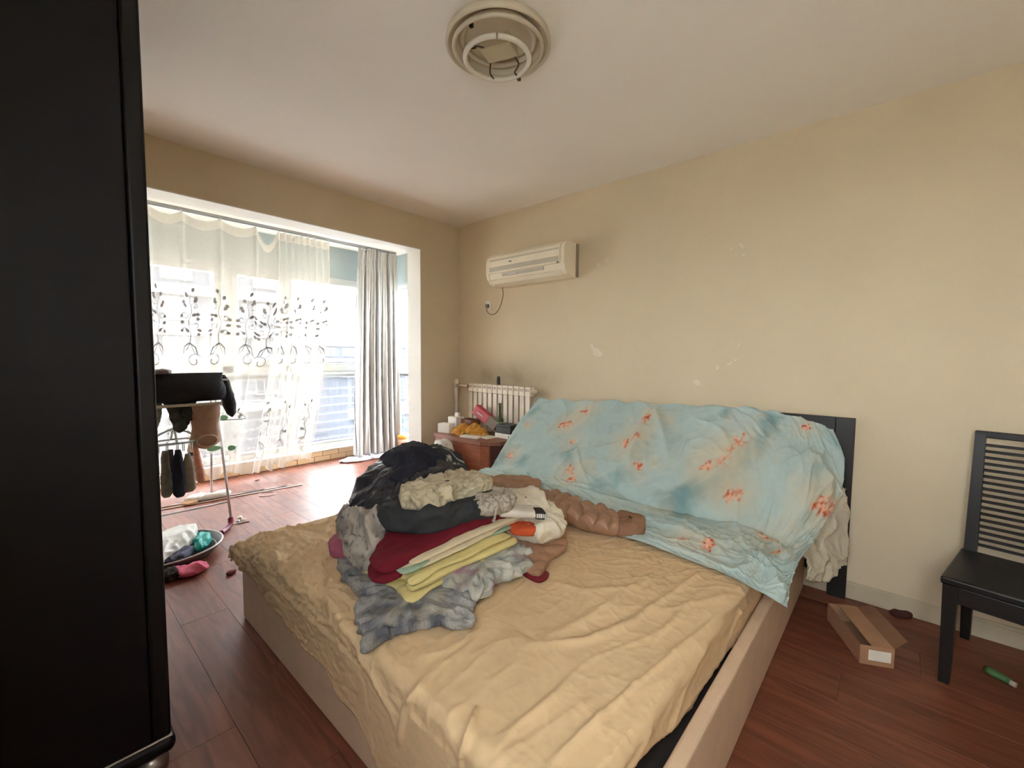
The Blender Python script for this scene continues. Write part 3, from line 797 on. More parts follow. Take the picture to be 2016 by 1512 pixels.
# quilt corner hanging out at the right, beside the headboard stile
def hang(ctrl, nu, nv, amp, freq, seed, t=.012):
    G = spline_grid(ctrl, nu, nv); N = grid_normals(G)
    G = G + N * (amp * (wrinkle(G, freq, seed) - .5))[..., None]
    return shell(G, t)
cw = [[at(1640, 925, 0, 2.90), at(1660, 960, 0, 2.89), at(1668, 1010, 0, 2.87), at(1662, 1110, 0, 2.84)],
      [at(1610, 960, 0, 2.86), at(1628, 1000, 0, 2.82), at(1640, 1060, 0, 2.76), at(1655, 1120, 0, 2.76)],
      [at(1590, 1000, 0, 2.74), at(1600, 1050, 0, 2.66), at(1620, 1110, 0, 2.62), at(1630, 1142, 0, 2.66)],
      [at(1570, 1040, 0, 2.6), at(1578, 1080, 0, 2.5), at(1590, 1120, 0, 2.45), at(1590, 1142, 0, 2.46)]]
v_, f_ = hang(cw, 60, 60, .02, 9, 21)
M_TOWEL = mat('off_white_quilt_cover', sl(196, 186, 164), .9, var=.07, vscale=12, bump=.15, bscale=150)
o = mk('quilt_cover', v_, f_, M_TOWEL, smooth=True)
finish(o, 'off white quilt cover hanging out beside the black headboard stile', 'quilt cover')

# ---- blue flowered sheet over the bundle
px_right = [at(1640, 846, 0, 2.935), at(1662, 905, 0, 2.885), at(1654, 975, 0, 2.80), at(1632, 1020, 0, 2.62), at(1600, 1065, 0, 2.42), at(1560, 1130, 0, 2.08), at(1548, 1197, 0, 1.86)]
def colm(top, m1, m2, val, hem, zt):
    top = (2.935, top, zt); hem = (*hem, .438); val = (*val, .462)
    hm = tuple((np.array(val) * .55 + np.array(hem) * .45) + np.array([0, 0, .002]))
    hm2 = tuple((np.array(val) * .2 + np.array(hem) * .8) - np.array([0, 0, .0]))
    return [top, m1, m2, val, hm, hm2, hem]
C = [colm(2.318, (2.76, 2.345, .79), (2.56, 2.37, .60), (2.42, 2.375, ), (2.23, 2.35), .965),
     colm(1.97, (2.77, 1.96, .81), (2.57, 1.965, .62), (2.42, 1.97), (2.12, 1.95), .977),
     colm(1.62, (2.78, 1.60, .83), (2.57, 1.60, .63), (2.40, 1.60), (2.0, 1.44), .990),
     colm(1.25, (2.80, 1.23, .86), (2.58, 1.22, .65), (2.38, 1.22), (1.945, 1.07), 1.000),
     colm(.85, (2.82, .83, .88), (2.64, .81, .68), (2.46, .79), (1.92, .74), 1.022),
     colm(.58, (2.84, .56, .89), (2.68, .54, .71), (2.48, .53), (1.88, .48), 1.014),
     colm(.385, (2.86, .36, .86), (2.68, .35, .69), (2.45, .34), (1.81, .335), .985),
     [tuple(p) for p in px_right]]
C = np.array(C)
nu, nv = 430, 300
G = spline_grid(C, nu, nv); N = grid_normals(G)
if N[..., 2].mean() < 0: N = -N
Q = proj(G)
U_, V_ = np.meshgrid(np.linspace(0, 1, nu), np.linspace(0, 1, nv), indexing='ij')
# the bundle underneath: front follows the slope of the sheet, back against the wall
Gq = (G - N * .06)[12:int(nu * .80):6, 14:int(nv * .45):5]
Bq = Gq.copy(); Bq[..., 0] = 2.925; Bq[..., 2] = np.clip(Bq[..., 2] - .01, .44, 2)
Gq[..., 0] = np.minimum(Gq[..., 0], 2.915); Gq[..., 2] = np.maximum(Gq[..., 2], .437)
a_, b_ = Gq.shape[:2]; n_ = a_ * b_
Fq = grid_faces(a_, b_); Fq = Fq + [(d + n_, c + n_, b + n_, a + n_) for a, b, c, d in Fq]
for i in range(a_ - 1):
    Fq += [(i * b_, i * b_ + n_, (i + 1) * b_ + n_, (i + 1) * b_), (i * b_ + b_ - 1, (i + 1) * b_ + b_ - 1, (i + 1) * b_ + b_ - 1 + n_, i * b_ + b_ - 1 + n_)]
for k in range(b_ - 1):
    e_ = (a_ - 1) * b_
    Fq += [(k, k + 1, k + 1 + n_, k + n_), (e_ + k, e_ + k + n_, e_ + k + 1 + n_, e_ + k + 1)]
finish(mk('folded_quilt', np.concatenate([Gq.reshape(-1, 3), Bq.reshape(-1, 3)]), Fq, M_QUILT, smooth=True), 'folded cream quilt heaped against the wall under the blue flowered sheet', 'quilt')
LPq = np.stack([U_ * 2.3, V_ * 1.25, 0 * U_], -1)
disp = .018 * fbm(LPq * 2.2, 2) + .014 * (wrinkle(LPq, (3, 2.6, 1), 31, .6, 3, 4.0) - .25)
flat = np.clip((V_ - .55) / .1, 0, 1)
disp += flat * .010 * (wrinkle(LPq, (2.5, 8, 1), 33, .5, 2, 4) - .25) + .004 * (wrinkle(LPq, 8, 35, .5, 2, 4) - .25)
disp += np.clip((.05 - V_) / .05, 0, 1) * .012 * np.sin(U_ * 70)
for line, wdt, amp in [([(1290, 800), (1262, 850), (1245, 900), (1240, 930)], 9, .030), ([(1290, 800), (1310, 860), (1318, 910)], 8, .025), ([(1275, 870), (1270, 920)], 6, .014),
                       ([(1500, 855), (1470, 890), (1400, 945), (1330, 985), (1260, 995)], 14, .035), ([(1480, 900), (1420, 950), (1350, 990)], 10, -.02),
                       ([(1190, 940), (1230, 975), (1290, 998), (1380, 1012), (1480, 1030), (1560, 1085)], 10, -.028),
                       ([(1010, 905), (1080, 880), (1140, 850), (1200, 800)], 8, .018), ([(980, 930), (1060, 905), (1160, 890), (1260, 862)], 7, .016),
                       ([(1090, 960), (1170, 975), (1250, 1000), (1330, 1018)], 6, .014), ([(1060, 950), (1130, 955), (1180, 965)], 6, .012),
                       ([(1325, 955), (1345, 900), (1360, 860)], 3, .008), ([(1135, 870), (1145, 915), (1160, 955)], 3, .009),
                       ([(1400, 1015), (1470, 1040), (1530, 1075), (1560, 1110)], 8, .016), ([(1480, 1080), (1520, 1130), (1540, 1190)], 9, .018),
                       ([(1280, 1030), (1340, 1045), (1400, 1075), (1450, 1110)], 6, .012), ([(1300, 1065), (1360, 1090), (1420, 1120)], 5, .010),
                       ([(1590, 880), (1625, 940), (1620, 1010)], 12, .02), ([(1440, 1140), (1470, 1110), (1490, 1080)], 9, .012)]:
    disp += crease(Q, line, wdt * 1.1, amp * 1.6)
disp = disp * np.clip((1 - V_) * 14, .25, 1)
G = G + N * disp[..., None]
# rest on the bed and stay clear of the wall
G[..., 0] = np.minimum(G[..., 0], 2.948)
onbed = (V_ > .5) & (G[..., 1] > .4)
G[..., 2] = np.where(onbed, np.maximum(G[..., 2], .434), G[..., 2])
# printed pattern
base = srgb([180, 200, 198]); teal = srgb([122, 158, 162]); cream = srgb([214, 200, 172]); pale = srgb([198, 210, 204])
n1 = np.clip(fbm(LPq * [4.5, 4.5, 1] + 5, 4) * 1.6 - .35, 0, 1)[..., None]; n2 = np.clip(fbm(LPq * [5, 5, 1] + 41, 4) * 1.8 - .55, 0, 1)[..., None]; n3 = np.clip(fbm(LPq * 3 + 77, 3) * 1.4, 0, 1)[..., None]
cc = base * (1 - .85 * n1) + teal * .85 * n1; cc = cc * (1 - .5 * n3) + pale * .5 * n3; cc = cc * (1 - .35 * n2) + cream * .35 * n2
flow = [(1152, 812, 15), (1122, 835, 14), (1104, 839, 11), (1275, 831, 15), (1251, 865, 14), (1231, 873, 15), (1259, 919, 12), (1126, 869, 9), (1122, 927, 14), (1126, 946, 13), (1005, 897, 11),
        (1457, 873, 18), (1440, 891, 12), (1422, 913, 18), (1394, 917, 16), (1453, 972, 13), (1436, 978, 13), (1634, 1002, 18), (1612, 1000, 18), (1509, 1061, 17), (1340, 1063, 10), (1390, 1077, 15), (1299, 1009, 9), (1590, 842, 9), (1040, 838, 7), (1190, 815, 0), (1530, 1090, 10)]
for fx, fy, fr_ in flow:
    if fr_ == 0: continue
    d = np.hypot(Q[..., 0] - fx, Q[..., 1] - fy)
    pc = G.reshape(-1, 3)[np.argmin(d)]
    R0 = fr_ * 3.7 / FPX
    iu, iv = np.unravel_index(np.argmin(d), d.shape)
    near = np.linalg.norm(G - pc, axis=-1) < R0 * 4.5
    Gn, Ln = G[near], LPq[near]; rr = np.linalg.norm(Gn - pc, axis=-1)
    ang = np.arctan2(Ln[:, 1] - LPq[iu, iv, 1], Ln[:, 0] - LPq[iu, iv, 0])
    halo = np.clip(1.25 - rr / (R0 * 2.4) + .45 * fbm(Ln * 14 + fx, 3), 0, 1)[..., None]
    cn = cc[near]; cn = cn * (1 - .42 * halo) + cream * .42 * halo
    pet = R0 * (.62 + .12 * np.cos(5 * ang + fx) + .42 * fbm(Ln * 24 + fy, 3))
    m = np.clip((pet - rr) / (R0 * .22), 0, 1)[..., None]
    tone = np.clip(.42 + 1.5 * fbm(Ln * [38, 38, 1] + fx * 3, 3) + .3 * np.cos(3 * ang + rr * 90), 0, 1)[..., None]
    red, pink = srgb([198, 88, 58]), srgb([232, 186, 158])
    cc[near] = cn * (1 - m) + (red * tone + pink * (1 - tone)) * m
M_BLUE = fabric('blue_flowered_cotton', None, .85, var=.03, vscale=20, vcol=True, transl=.12, bump=.08, bscale=260, folds=.35, fscale=4.5)
v_, f_ = shell(G, .002)
bl = mk('flowered_sheet', v_, f_, M_BLUE, smooth=True, colors=np.concatenate([cc.reshape(-1, 3)] * 2))
finish(bl, 'pale blue flowered sheet draped over the bedding at the head of the bed', 'sheet')

# ================================================================== CHAIR
ch = thing('dining_chair', (2.7, -.45, 0), 'black wooden chair with a slatted back beside the bed wall', 'chair')
CO = np.array([2.478, -.182, 0]); CD = np.array([.979, -.204, 0]); CW = np.array([-.204, -.979, 0])
def cf(p): return tuple(CO + CD * p[0] + CW * p[1] + np.array([0, 0, p[2]]))
M_CH = mat('black_chair_lacquer', sl(17, 15, 15), .38, var=.15, vscale=6, stretch=(1, 1, 8))
CWD = .43
def leg(a0, b0, a1, b1, z0, z1, w0, w1):
    V = []
    for (a, b, z, w_) in ((a0, b0, z0, w0), (a1, b1, z1, w1)):
        V += [cf((a - w_ / 2, b - w_ / 2, z)), cf((a + w_ / 2, b - w_ / 2, z)), cf((a + w_ / 2, b + w_ / 2, z)), cf((a - w_ / 2, b + w_ / 2, z))]
    return MB().add(V, [(3, 2, 1, 0), (4, 5, 6, 7), (0, 1, 5, 4), (1, 2, 6, 5), (2, 3, 7, 6), (3, 0, 4, 7)])
for b in (.018, CWD - .018):
    leg(.0, b, .006, b, 0, .416, .032, .046).build('leg', M_CH, ch)
    m_ = leg(.475, b, .43, b, 0, .42, .032, .044)
    m_.v = m_.v; m_.build('leg', M_CH, ch)
    leg(.43, b, .475, b, .42, 1.0, .042, .034).build('back_post', M_CH, ch)
MB().rbox(-.025, .425, -.012, CWD + .012, .415, .447, r=.008, seg=3, M=cf).build('seat', M_CH, ch)
for q in [(-.015, .005, .04, CWD - .04), (.41, .43, .04, CWD - .04)]:
    MB().rbox(q[0], q[1], q[2], q[3], .345, .415, r=.003, M=cf).build('apron', M_CH, ch)
for b in (.0, CWD - .03): MB().rbox(.02, .41, b + .004, b + .026, .345, .415, r=.003, M=cf).build('apron', M_CH, ch)
MB().rbox(.457, .485, .0, CWD, .972, 1.002, r=.004, M=cf).build('top_rail', M_CH, ch)
for i in range(17):
    z = .478 + i * .0288; a = .43 + (z - .42) / .58 * .045
    MB().rbox(a - .008, a + .006, .03, CWD - .03, z - .006, z + .006, r=.002, seg=1, M=cf).build('slat', M_CH, ch)

# ================================================================== NIGHTSTAND
ns = thing('nightstand', (2.66, 2.8, 0), 'reddish wooden nightstand between the bed and the radiator', 'nightstand')
def wood(name, c, st): return mat(name, c, .4, var=.22, vscale=5, stretch=st, bump=.03, bscale=30)
M_NS = wood('red_brown_veneer', sl(150, 88, 66), (6, 1.5, 12)); M_NST = wood('worn_brown_top', sl(140, 92, 74), (5, 1.2, 3)); M_NSD = mat('dark_side_wood', sl(84, 44, 36), .5, var=.15, vscale=6)
NX0, NX1, NY0, NY1, NZ = 2.485, 2.885, 2.44, 3.20, .615
prof = []
for t_ in np.linspace(0, 1, 13):                       # bowed front, rounded towards the bed
    y = NY1 + (NY0 - NY1) * t_
    prof.append((NX0 - .03 * math.sin(math.pi * min(1, t_ * 1.0)) + .10 * max(0, (t_ - .82) / .18) ** 2, y))
front = prof + [(NX1, NY0), (NX1, NY1)]
inset = [(p[0] + .022, min(max(p[1], NY0 + .015), NY1 - .015)) for p in prof] + [(NX1 - .005, NY0 + .015), (NX1 - .005, NY1 - .015)]
MB().prism(inset, .0, NZ - .03).build('body', M_NSD, ns)
MB().prism(front, NZ - .03, NZ - .004).prism([(p[0] + .006, p[1]) for p in front], NZ - .004, NZ).build('top', M_NST, ns)
def dfront(z0, z1):
    pr = [(p[0] + .006, min(max(p[1], NY0 + .02), NY1 - .02)) for p in prof[:12]]; bk = [(p[0] + .022, p[1]) for p in pr[::-1]]
    d = MB().prism(pr + bk, z0, z1).build('drawer', M_NS, ns)
    z = (z0 + z1) / 2 + .015
    xh = NX0 - .03 + .006
    MB().tube([(xh + .004, 2.85, z), (xh - .018, 2.845, z + .004), (xh - .018, 2.79, z + .004), (xh + .004, 2.785, z)], .006, 8).build('handle', mat('brass_handle', sl(190, 160, 120), .25, metal=1, var=.1), d, smooth=True)
dfront(.335, .58); dfront(.06, .325)

# ---- things on the nightstand
def boxobj(name, label, cat, cx, cy, sx, sy, sz, z, ang, m, r=.003, group=None):
    ca, sa = math.cos(ang), math.sin(ang)
    fr_ = lambda p: (cx + p[0] * ca - p[1] * sa, cy + p[0] * sa + p[1] * ca, z + p[2])
    o = MB().rbox(-sx / 2, sx / 2, -sy / 2, sy / 2, 0, sz, r=r, M=fr_).build(name, m)
    return finish(o, label, cat, group), fr_
M_WBOX = mat('white_carton', sl(232, 228, 222), .6, var=.04, vscale=10)
T0 = NZ + .0005
p = at(876, 848, 2, T0); q = at(900, 849, 2, T0)
boxobj('white_carton', 'low white carton at the left front edge of the nightstand', 'box', 2.575, 3.125, .09, .13, .085, T0, .25, M_WBOX)
boxobj('white_carton', 'taller white carton behind the low one on the nightstand', 'box', 2.70, 3.132, .10, .12, .135, T0, .0, M_WBOX)
boxobj('white_jar', 'small white jar sitting on the taller white carton', 'jar', 2.705, 3.115, .042, .042, .042, T0 + .1355, .3, M_WBOX, r=.006)
# wooden tissue holder
th = thing('tissue_holder', (2.755, 2.985, T0), 'brown open box with dark inside beside the white cartons', 'box')
M_TH = wood('brown_holder_wood', sl(110, 70, 50), (4, 4, 9)); M_THI = mat('holder_lining', sl(66, 42, 42), .7, var=.1)
hx, hy = 2.755, 2.985
for a in (-1, 1):
    MB().box(hx - .05, hx + .05, hy + a * .075 - .006, hy + a * .075 + .006, T0, T0 + .12).build('side_panel', M_TH, th)
    MB().box(hx + a * .05 - .005, hx + a * .05 + .005, hy - .069, hy + .069, T0, T0 + .12).build('front_panel', M_TH, th)
MB().box(hx - .045, hx + .045, hy - .069, hy + .069, T0, T0 + .075).build('filling', M_THI, th)
# red carton leaning on the radiator
rc = thing('red_carton', (2.85, 2.87, T0), 'red carton with a white printed line leaning against the radiator', 'box')
M_RED = mat('red_print_card', sl(176, 42, 58), .45, var=.05, vscale=10); M_REDS = mat('grey_card_side', sl(140, 124, 108), .7, var=.08)
ca, sa = math.cos(math.radians(26)), math.sin(math.radians(26))
def rcf(p):   # local: u along the carton, v up, w depth
    u, v, w_ = p
    y = 2.985 - (u * ca - v * sa * -1 * -1) if False else 3.0 - (u * ca + v * sa)
    z = T0 + .175 - u * sa + v * ca
    return (2.78 + w_ + v * .25, y, z)
MB().rbox(0, .20, 0, .085, .0, .055, r=.002, seg=1, M=rcf).build('carton_body', M_RED, rc)
MB().rbox(.200, .315, .0, .085, .0, .055, r=.002, seg=1, M=rcf).build('carton_flap', M_REDS, rc)
mb = MB(); u = .052
for i in range(8):
    hgt = [.012, .009, .012, .009, .009, .012, .009, .009][i]; mb.box(u, u + .008, .036, .036 + hgt, -.0015, .001, M=rcf); u += .0115
mb.build('printed_line', mat('white_print', sl(240, 230, 226), .5, var=.02), rc)
# mustard cloth
def cloth(name, label, cat, outline, z0, h, m, **k):
    v, f = slab(outline, z0, h, **k); return finish(mk(name, v, f, m, smooth=True), label, cat)
M_MUST = mat('mustard_cloth', sl(196, 140, 58), .85, var=.12, vscale=14, bump=.1, bscale=150)
cm = [[(2.535, 3.03, T0 + .006), (2.60, 3.04, T0 + .035), (2.66, 3.03, T0 + .05), (2.70, 3.0, T0 + .04)],
      [(2.53, 2.97, T0 + .012), (2.585, 2.97, T0 + .075), (2.64, 2.97, T0 + .10), (2.69, 2.965, T0 + .07)],
      [(2.535, 2.90, T0 + .006), (2.59, 2.90, T0 + .03), (2.64, 2.91, T0 + .055), (2.70, 2.90, T0 + .05)],
      [(2.57, 2.85, T0 + .02), (2.62, 2.84, T0 + .055), (2.66, 2.84, T0 + .10), (2.72, 2.84, T0 + .085)],
      [(2.60, 2.78, T0 + .015), (2.65, 2.77, T0 + .03), (2.69, 2.76, T0 + .055), (2.73, 2.77, T0 + .05)],
      [(2.62, 2.71, T0 + .015), (2.66, 2.70, T0 + .018), (2.70, 2.70, T0 + .02), (2.735, 2.71, T0 + .018)]]
Gm = spline_grid(cm, 70, 50); Nm = grid_normals(Gm); Nm = Nm if Nm[..., 2].mean() > 0 else -Nm
Gm = Gm + Nm * (.016 * (wrinkle(Gm, 13, 4, .5, 2, 3) - .4))[..., None]; Gm[..., 2] = np.maximum(Gm[..., 2], T0 + .004)
v_, f_ = shell(Gm, .003)
finish(mk('mustard_cloth', v_, f_, M_MUST, smooth=True), 'crumpled mustard cloth on the nightstand in front of the red carton', 'cloth')
# papers and booklet
M_PAPER = mat('white_paper', sl(226, 220, 208), .7, var=.05, vscale=14)
for i, (cx, cy, a, lab) in enumerate([(2.575, 2.775, .25, 'white booklet lying at the front edge of the nightstand'), (2.66, 2.69, -.1, 'thin white pamphlet under the mustard cloth by the green bottle')]):
    boxobj('booklet', lab, 'booklet', cx, cy, .12, .18, .014 - .004 * i, T0, a, M_PAPER, r=.002)
# green bottle
M_BOT = mat_glass('green_bottle_glass', (.42, .55, .36), .10, .05)
bt = thing('glass_bottle', (2.815, 2.662, T0), 'empty green glass bottle standing on the nightstand', 'bottle')
MB().lathe([(.030, 0), (.034, .004), (.034, .13), (.030, .155), (.016, .185), (.0135, .2), (.0135, .275), (.0165, .277), (.0165, .292), (.012, .293)], (2.815, 2.662, T0), 20).build('bottle_body', mat('green_glass_body', sl(70, 92, 56), .12, var=.1, alpha=.72), bt, smooth=True)
MB().lathe([(.0345, .05), (.0347, .052), (.0347, .12), (.0345, .122)], (2.815, 2.662, T0), 20).build('bottle_label', mat('pale_green_label', sl(132, 146, 104), .6, var=.1), bt, smooth=True)
# black case on a white carton
boxobj('white_carton', 'flat white carton with a black mark under the black case', 'box', 2.79, 2.535, .15, .19, .042, T0, .0, M_WBOX)
MB().add([(2.714, 2.470, T0 + .012), (2.714, 2.462, T0 + .012), (2.714, 2.462, T0 + .03), (2.714, 2.466, T0 + .034), (2.714, 2.470, T0 + .026)], [(0, 1, 2, 3, 4)]).build('printed_mark', mat('black_print', sl(30, 30, 30), .6, var=.05), bpy.data.objects[[o_.name for o_ in bpy.data.objects if o_.get('label', '').startswith('flat white carton')][0]])
bc = thing('black_case', (2.79, 2.535, T0 + .0425), 'black case lying on the flat white carton beside the bottle', 'case')
M_BC = mat('black_case_plastic', sl(42, 46, 46), .5, var=.1, vscale=14)
MB().rbox(2.72, 2.86, 2.45, 2.625, T0 + .0425, T0 + .098, r=.006).build('case_body', M_BC, bc)
MB().rbox(2.722, 2.858, 2.452, 2.623, T0 + .099, T0 + .118, r=.006).build('case_lid', M_BC, bc)
MB().tube([(2.84, 2.452, T0 + .10), (2.845, 2.432, T0 + .118), (2.82, 2.425, T0 + .10), (2.83, 2.44, T0 + .075), (2.85, 2.45, T0 + .09)], .004, 6).build('strap', M_BC, bc, smooth=True)

# ================================================================== RADIATOR
rd = thing('radiator', (2.93, 2.8, .36), 'white sectional radiator on the wall beyond the bed', 'radiator')
M_RAD = mat('radiator_enamel', sl(226, 214, 196), .4, var=.06, vscale=8); M_RADS = mat('radiator_slot', sl(120, 104, 88), .7, var=.1)
RY0, RY1, RZ0, RZ1 = 2.385, 3.185, .38, 1.06
npan = 12; wdt = (RY1 - RY0) / npan
for i in range(npan):
    y0 = RY0 + i * wdt + .003; y1 = RY0 + (i + 1) * wdt - .003
    sec = MB().rbox(2.905, 2.912, y0 + .006, y1 - .006, RZ0 + .02, RZ1 - .085, r=.002, seg=1).rbox(2.905, 2.965, y0 + .026, y1 - .026, RZ0, RZ1 - .01, r=.004, seg=1)
    sec.rbox(2.903, 2.968, y0, y1, RZ1 - .085, RZ1, r=.006, seg=2).rbox(2.903, 2.968, y0, y1, RZ0 - .005, RZ0 + .05, r=.006, seg=2)
    so = sec.build('section', M_RAD, rd)
    mb = MB()
    for k_ in range(4): mb.box(2.9015, 2.905, y0 + .012 + k_ * .012, y0 + .016 + k_ * .012, RZ1 - .042, RZ1 - .018)
    mb.build('vent_slots', M_RADS, so)
MB().cyl((2.935, RY0 + .01, RZ1 - .04), (2.935, RY0 - .035, RZ1 - .04), .021, n=14).cyl((2.935, RY0 - .035, RZ1 - .04), (2.935, RY0 - .045, RZ1 - .04), .012, n=10).build('end_cap', M_RAD, rd, smooth=True)
MB().tube([(2.935, RY1 - .01, RZ1 - .035), (2.935, 3.30, RZ1 - .035), (2.94, 3.395, RZ1 - .03)], .014, 10).build('feed_pipe', M_RAD, rd, smooth=True)
MB().cyl((2.935, 3.19, RZ1 - .035), (2.935, 3.215, RZ1 - .035), .022, n=8).build('union_nut', M_RADS, rd)
pp = thing('riser_pipe', (2.94, 3.405, 0), 'cream heating riser pipe with a coupling in the wall corner', 'pipe')
MB().cyl((2.94, 3.405, 0), (2.94, 3.405, RZ1 + .02), .017, n=12).build('pipe', M_RAD, pp, smooth=True)
MB().cyl((2.94, 3.405, RZ1 - .19), (2.94, 3.405, RZ1 - .06), .023, n=12).cyl((2.94, 3.405, RZ1 - .20), (2.94, 3.405, RZ1 - .19), .03, n=10).cyl((2.94, 3.405, RZ1 - .06), (2.94, 3.405, RZ1 + .03), .024, n=10).build('coupling', M_RAD, pp, smooth=True)
o = MB().lathe([(.014, 0), (.016, .004), (.016, .05), (.013, .058), (.013, .075), (.010, .078)], (2.935, 2.80, RZ1 + .0005), 12).build('black_bottle', mat('black_bottle_plastic', sl(28, 24, 24), .4, var=.1))
finish(o, 'small black bottle standing on top of the radiator', 'bottle')

# ================================================================== AIR CONDITIONER
ac = thing('air_conditioner', (2.9, 2.38, 1.97), 'cream wall mounted air conditioner above the radiator', 'air conditioner')
M_AC = mat('aged_cream_plastic', sl(240, 229, 206), .45, var=.04, vscale=5); M_ACG = mat('grey_grille', sl(188, 180, 162), .55, var=.05, vscale=60)
AY0, AY1 = 1.985, 2.845
prof = [(3.004, 1.965), (2.925, 1.965), (2.862, 1.985), (2.828, 2.02), (2.812, 2.06), (2.812, 2.17), (2.822, 2.205), (2.85, 2.232), (2.9, 2.242), (3.004, 2.242)]
def acp(poly, y0, y1, name, m, par=None): return MB().prism(poly, y0, y1, ax=1).build(name, m, par or ac)
acp([(p[0] + .004 if p[0] < 2.99 else p[0], p[1]) for p in prof], AY0 + .035, AY1 - .03, 'casing', M_AC)
for y0, y1 in ((AY0, AY0 + .035), (AY1 - .03, AY1)): acp(prof, y0, y1, 'side_cap', M_AC)
MB().rbox(2.975, 3.004, AY0 - .012, AY1 + .01, 1.972, 2.236, r=.004).build('wall_plate', mat('dark_ac_back', sl(150, 138, 116), .6, var=.05), ac)
fp = acp([(2.812, 2.062), (2.806, 2.066), (2.806, 2.172), (2.816, 2.208), (2.845, 2.236), (2.853, 2.236), (2.822, 2.2), (2.812, 2.17)], AY0 + .038, AY1 - .033, 'front_panel', M_AC)
for z0, z1 in ((2.082, 2.118),):
    mb = MB()
    for k_ in range(6): mb.box(2.8035, 2.8065, AY0 + .05, AY1 - .05, z0 + k_ * .0065, z0 + k_ * .0065 + .004)
    mb.build('grille', M_ACG, fp)
mb = MB()
for k_ in range(7):
    t_ = k_ / 6; mb.box(2.806 + .03 * t_ - .0035, 2.806 + .03 * t_ + .002, AY0 + .05, AY1 - .05, 2.172 + .050 * t_, 2.172 + .05 * t_ + .0045)
mb.build('grille', M_ACG, fp)
acp([(2.835, 2.008), (2.862, 1.980), (2.925, 1.961), (2.927, 1.966), (2.866, 1.986), (2.841, 2.012)], AY0 + .045, AY1 - .04, 'louvre', M_AC)
acp([(2.818, 2.03), (2.812, 2.056), (2.806, 2.056), (2.812, 2.028)], AY0 + .2, AY1 - .2, 'lower_lip', M_ACG)
MB().rbox(2.804, 2.812, 2.47, 2.58, 2.033, 2.048, r=.002, seg=1).build('display_window', mat('display_gloss', sl(214, 206, 200), .15, var=.03), ac)
MB().rbox(2.800, 2.807, 2.53, 2.56, 2.142, 2.150, r=.002, seg=1).build('brand_badge', mat('badge_grey', sl(96, 90, 84), .4, var=.05), ac)
MB().rbox(2.802, 2.807, 2.035, 2.05, 2.062, 2.078, r=.001, seg=1).build('model_sticker', mat('sticker_grey', sl(110, 104, 94), .5, var=.2, vscale=200), ac)
so = thing('wall_socket', (3.0, 2.995, 1.77), 'white wall socket with a plug below the air conditioner', 'socket')
MB().rbox(2.995, 3.005, 2.965, 3.035, 1.775, 1.86, r=.003).build('plate', M_WHITE, so)
MB().rbox(2.965, 2.996, 2.983, 3.015, 1.795, 1.83, r=.006).build('plug', mat('grey_plug', sl(128, 122, 112), .5, var=.05), so)
cpts = [(2.975, 2.998, 1.797), (2.972, 3.0, 1.775), (2.978, 2.985, 1.745), (2.985, 2.95, 1.728), (2.985, 2.90, 1.732), (2.982, 2.85, 1.765), (2.98, 2.81, 1.83), (2.975, 2.785, 1.90), (2.955, 2.775, 1.968)]
o = MB().tube(catmull(cpts, np.linspace(0, len(cpts) - 1, 50)), .0045, 6).build('power_cord', mat('grey_cord', sl(140, 128, 108), .6, var=.05), smooth=True)
finish(o, 'thin grey cord looping from the air conditioner to the wall socket', 'cord')

# ================================================================== CEILING LAMP
LC = np.array([1.36, 1.31, ZC])
lp = thing('ceiling_lamp', LC, 'round ceiling lamp without its cover, ring tube and ballast showing', 'ceiling lamp')
M_LAMP = mat('cream_lamp_tray', sl(206, 194, 170), .5, var=.06, vscale=8); M_TUBE = mat('white_lamp_tube', sl(226, 218, 204), .3, var=.03); M_WIRE = mat('dark_wire', sl(70, 54, 40), .6, var=.1)
MB().lathe([(.02, -.002), (.17, -.002), (.188, -.012), (.205, -.038), (.212, -.042), (.218, -.036), (.214, -.01), (.20, -.0005)], LC, 48).build('tray', M_LAMP, lp, smooth=True)
def ring(r, c, z, tr, name, a0=0, a1=360):
    a = np.radians(np.linspace(a0, a1, 60, endpoint=(a1 - a0) < 359)); P_ = np.stack([c[0] + r * np.cos(a), c[1] + r * np.sin(a), np.full_like(a, z)], 1)
    return MB().tube(P_, tr, 10, closed=(a1 - a0) >= 359)
ring(.183, LC, ZC - .045, .009, 'r').build('rim_ring', M_LAMP, lp, smooth=True)
ring(.150, LC, ZC - .012, .012, 'r').build('rim_ring', M_LAMP, lp, smooth=True)
ring(.135, LC + [.015, .02, 0], ZC - .07, .0105, 'r', -135, 222).build('ring_tube', M_TUBE, lp, smooth=True)
ang = math.radians(20)
def bf(p): return (LC[0] + .01 + p[0] * math.cos(ang) - p[1] * math.sin(ang), LC[1] + .02 + p[0] * math.sin(ang) + p[1] * math.cos(ang), ZC + p[2])
MB().rbox(-.04, .055, -.075, .06, -.045, -.003, r=.004, M=bf).build('ballast', mat('cream_ballast', sl(196, 182, 150), .5, var=.05), lp)
for pts in ([(-.05, .07, -.04), (-.08, .08, -.06), (-.10, .05, -.07), (-.08, .02, -.07)], [(.05, -.06, -.04), (.08, -.07, -.06), (.11, -.04, -.07), (.13, -.05, -.075)], [(.05, .05, -.045), (.09, .07, -.06), (.12, .06, -.075)]):
    MB().tube(catmull([bf(p_) for p_ in pts], np.linspace(0, len(pts) - 1, 20)), .003, 6).build('wire', M_WIRE, lp, smooth=True)
MB().rbox(-.165, -.15, .03, .045, -.04, -.02, r=.003, M=bf).build('clip', M_WIRE, lp)
MB().rbox(.195, .215, -.03, -.015, -.045, -.025, r=.003, M=bf).build('clip', M_WIRE, lp)

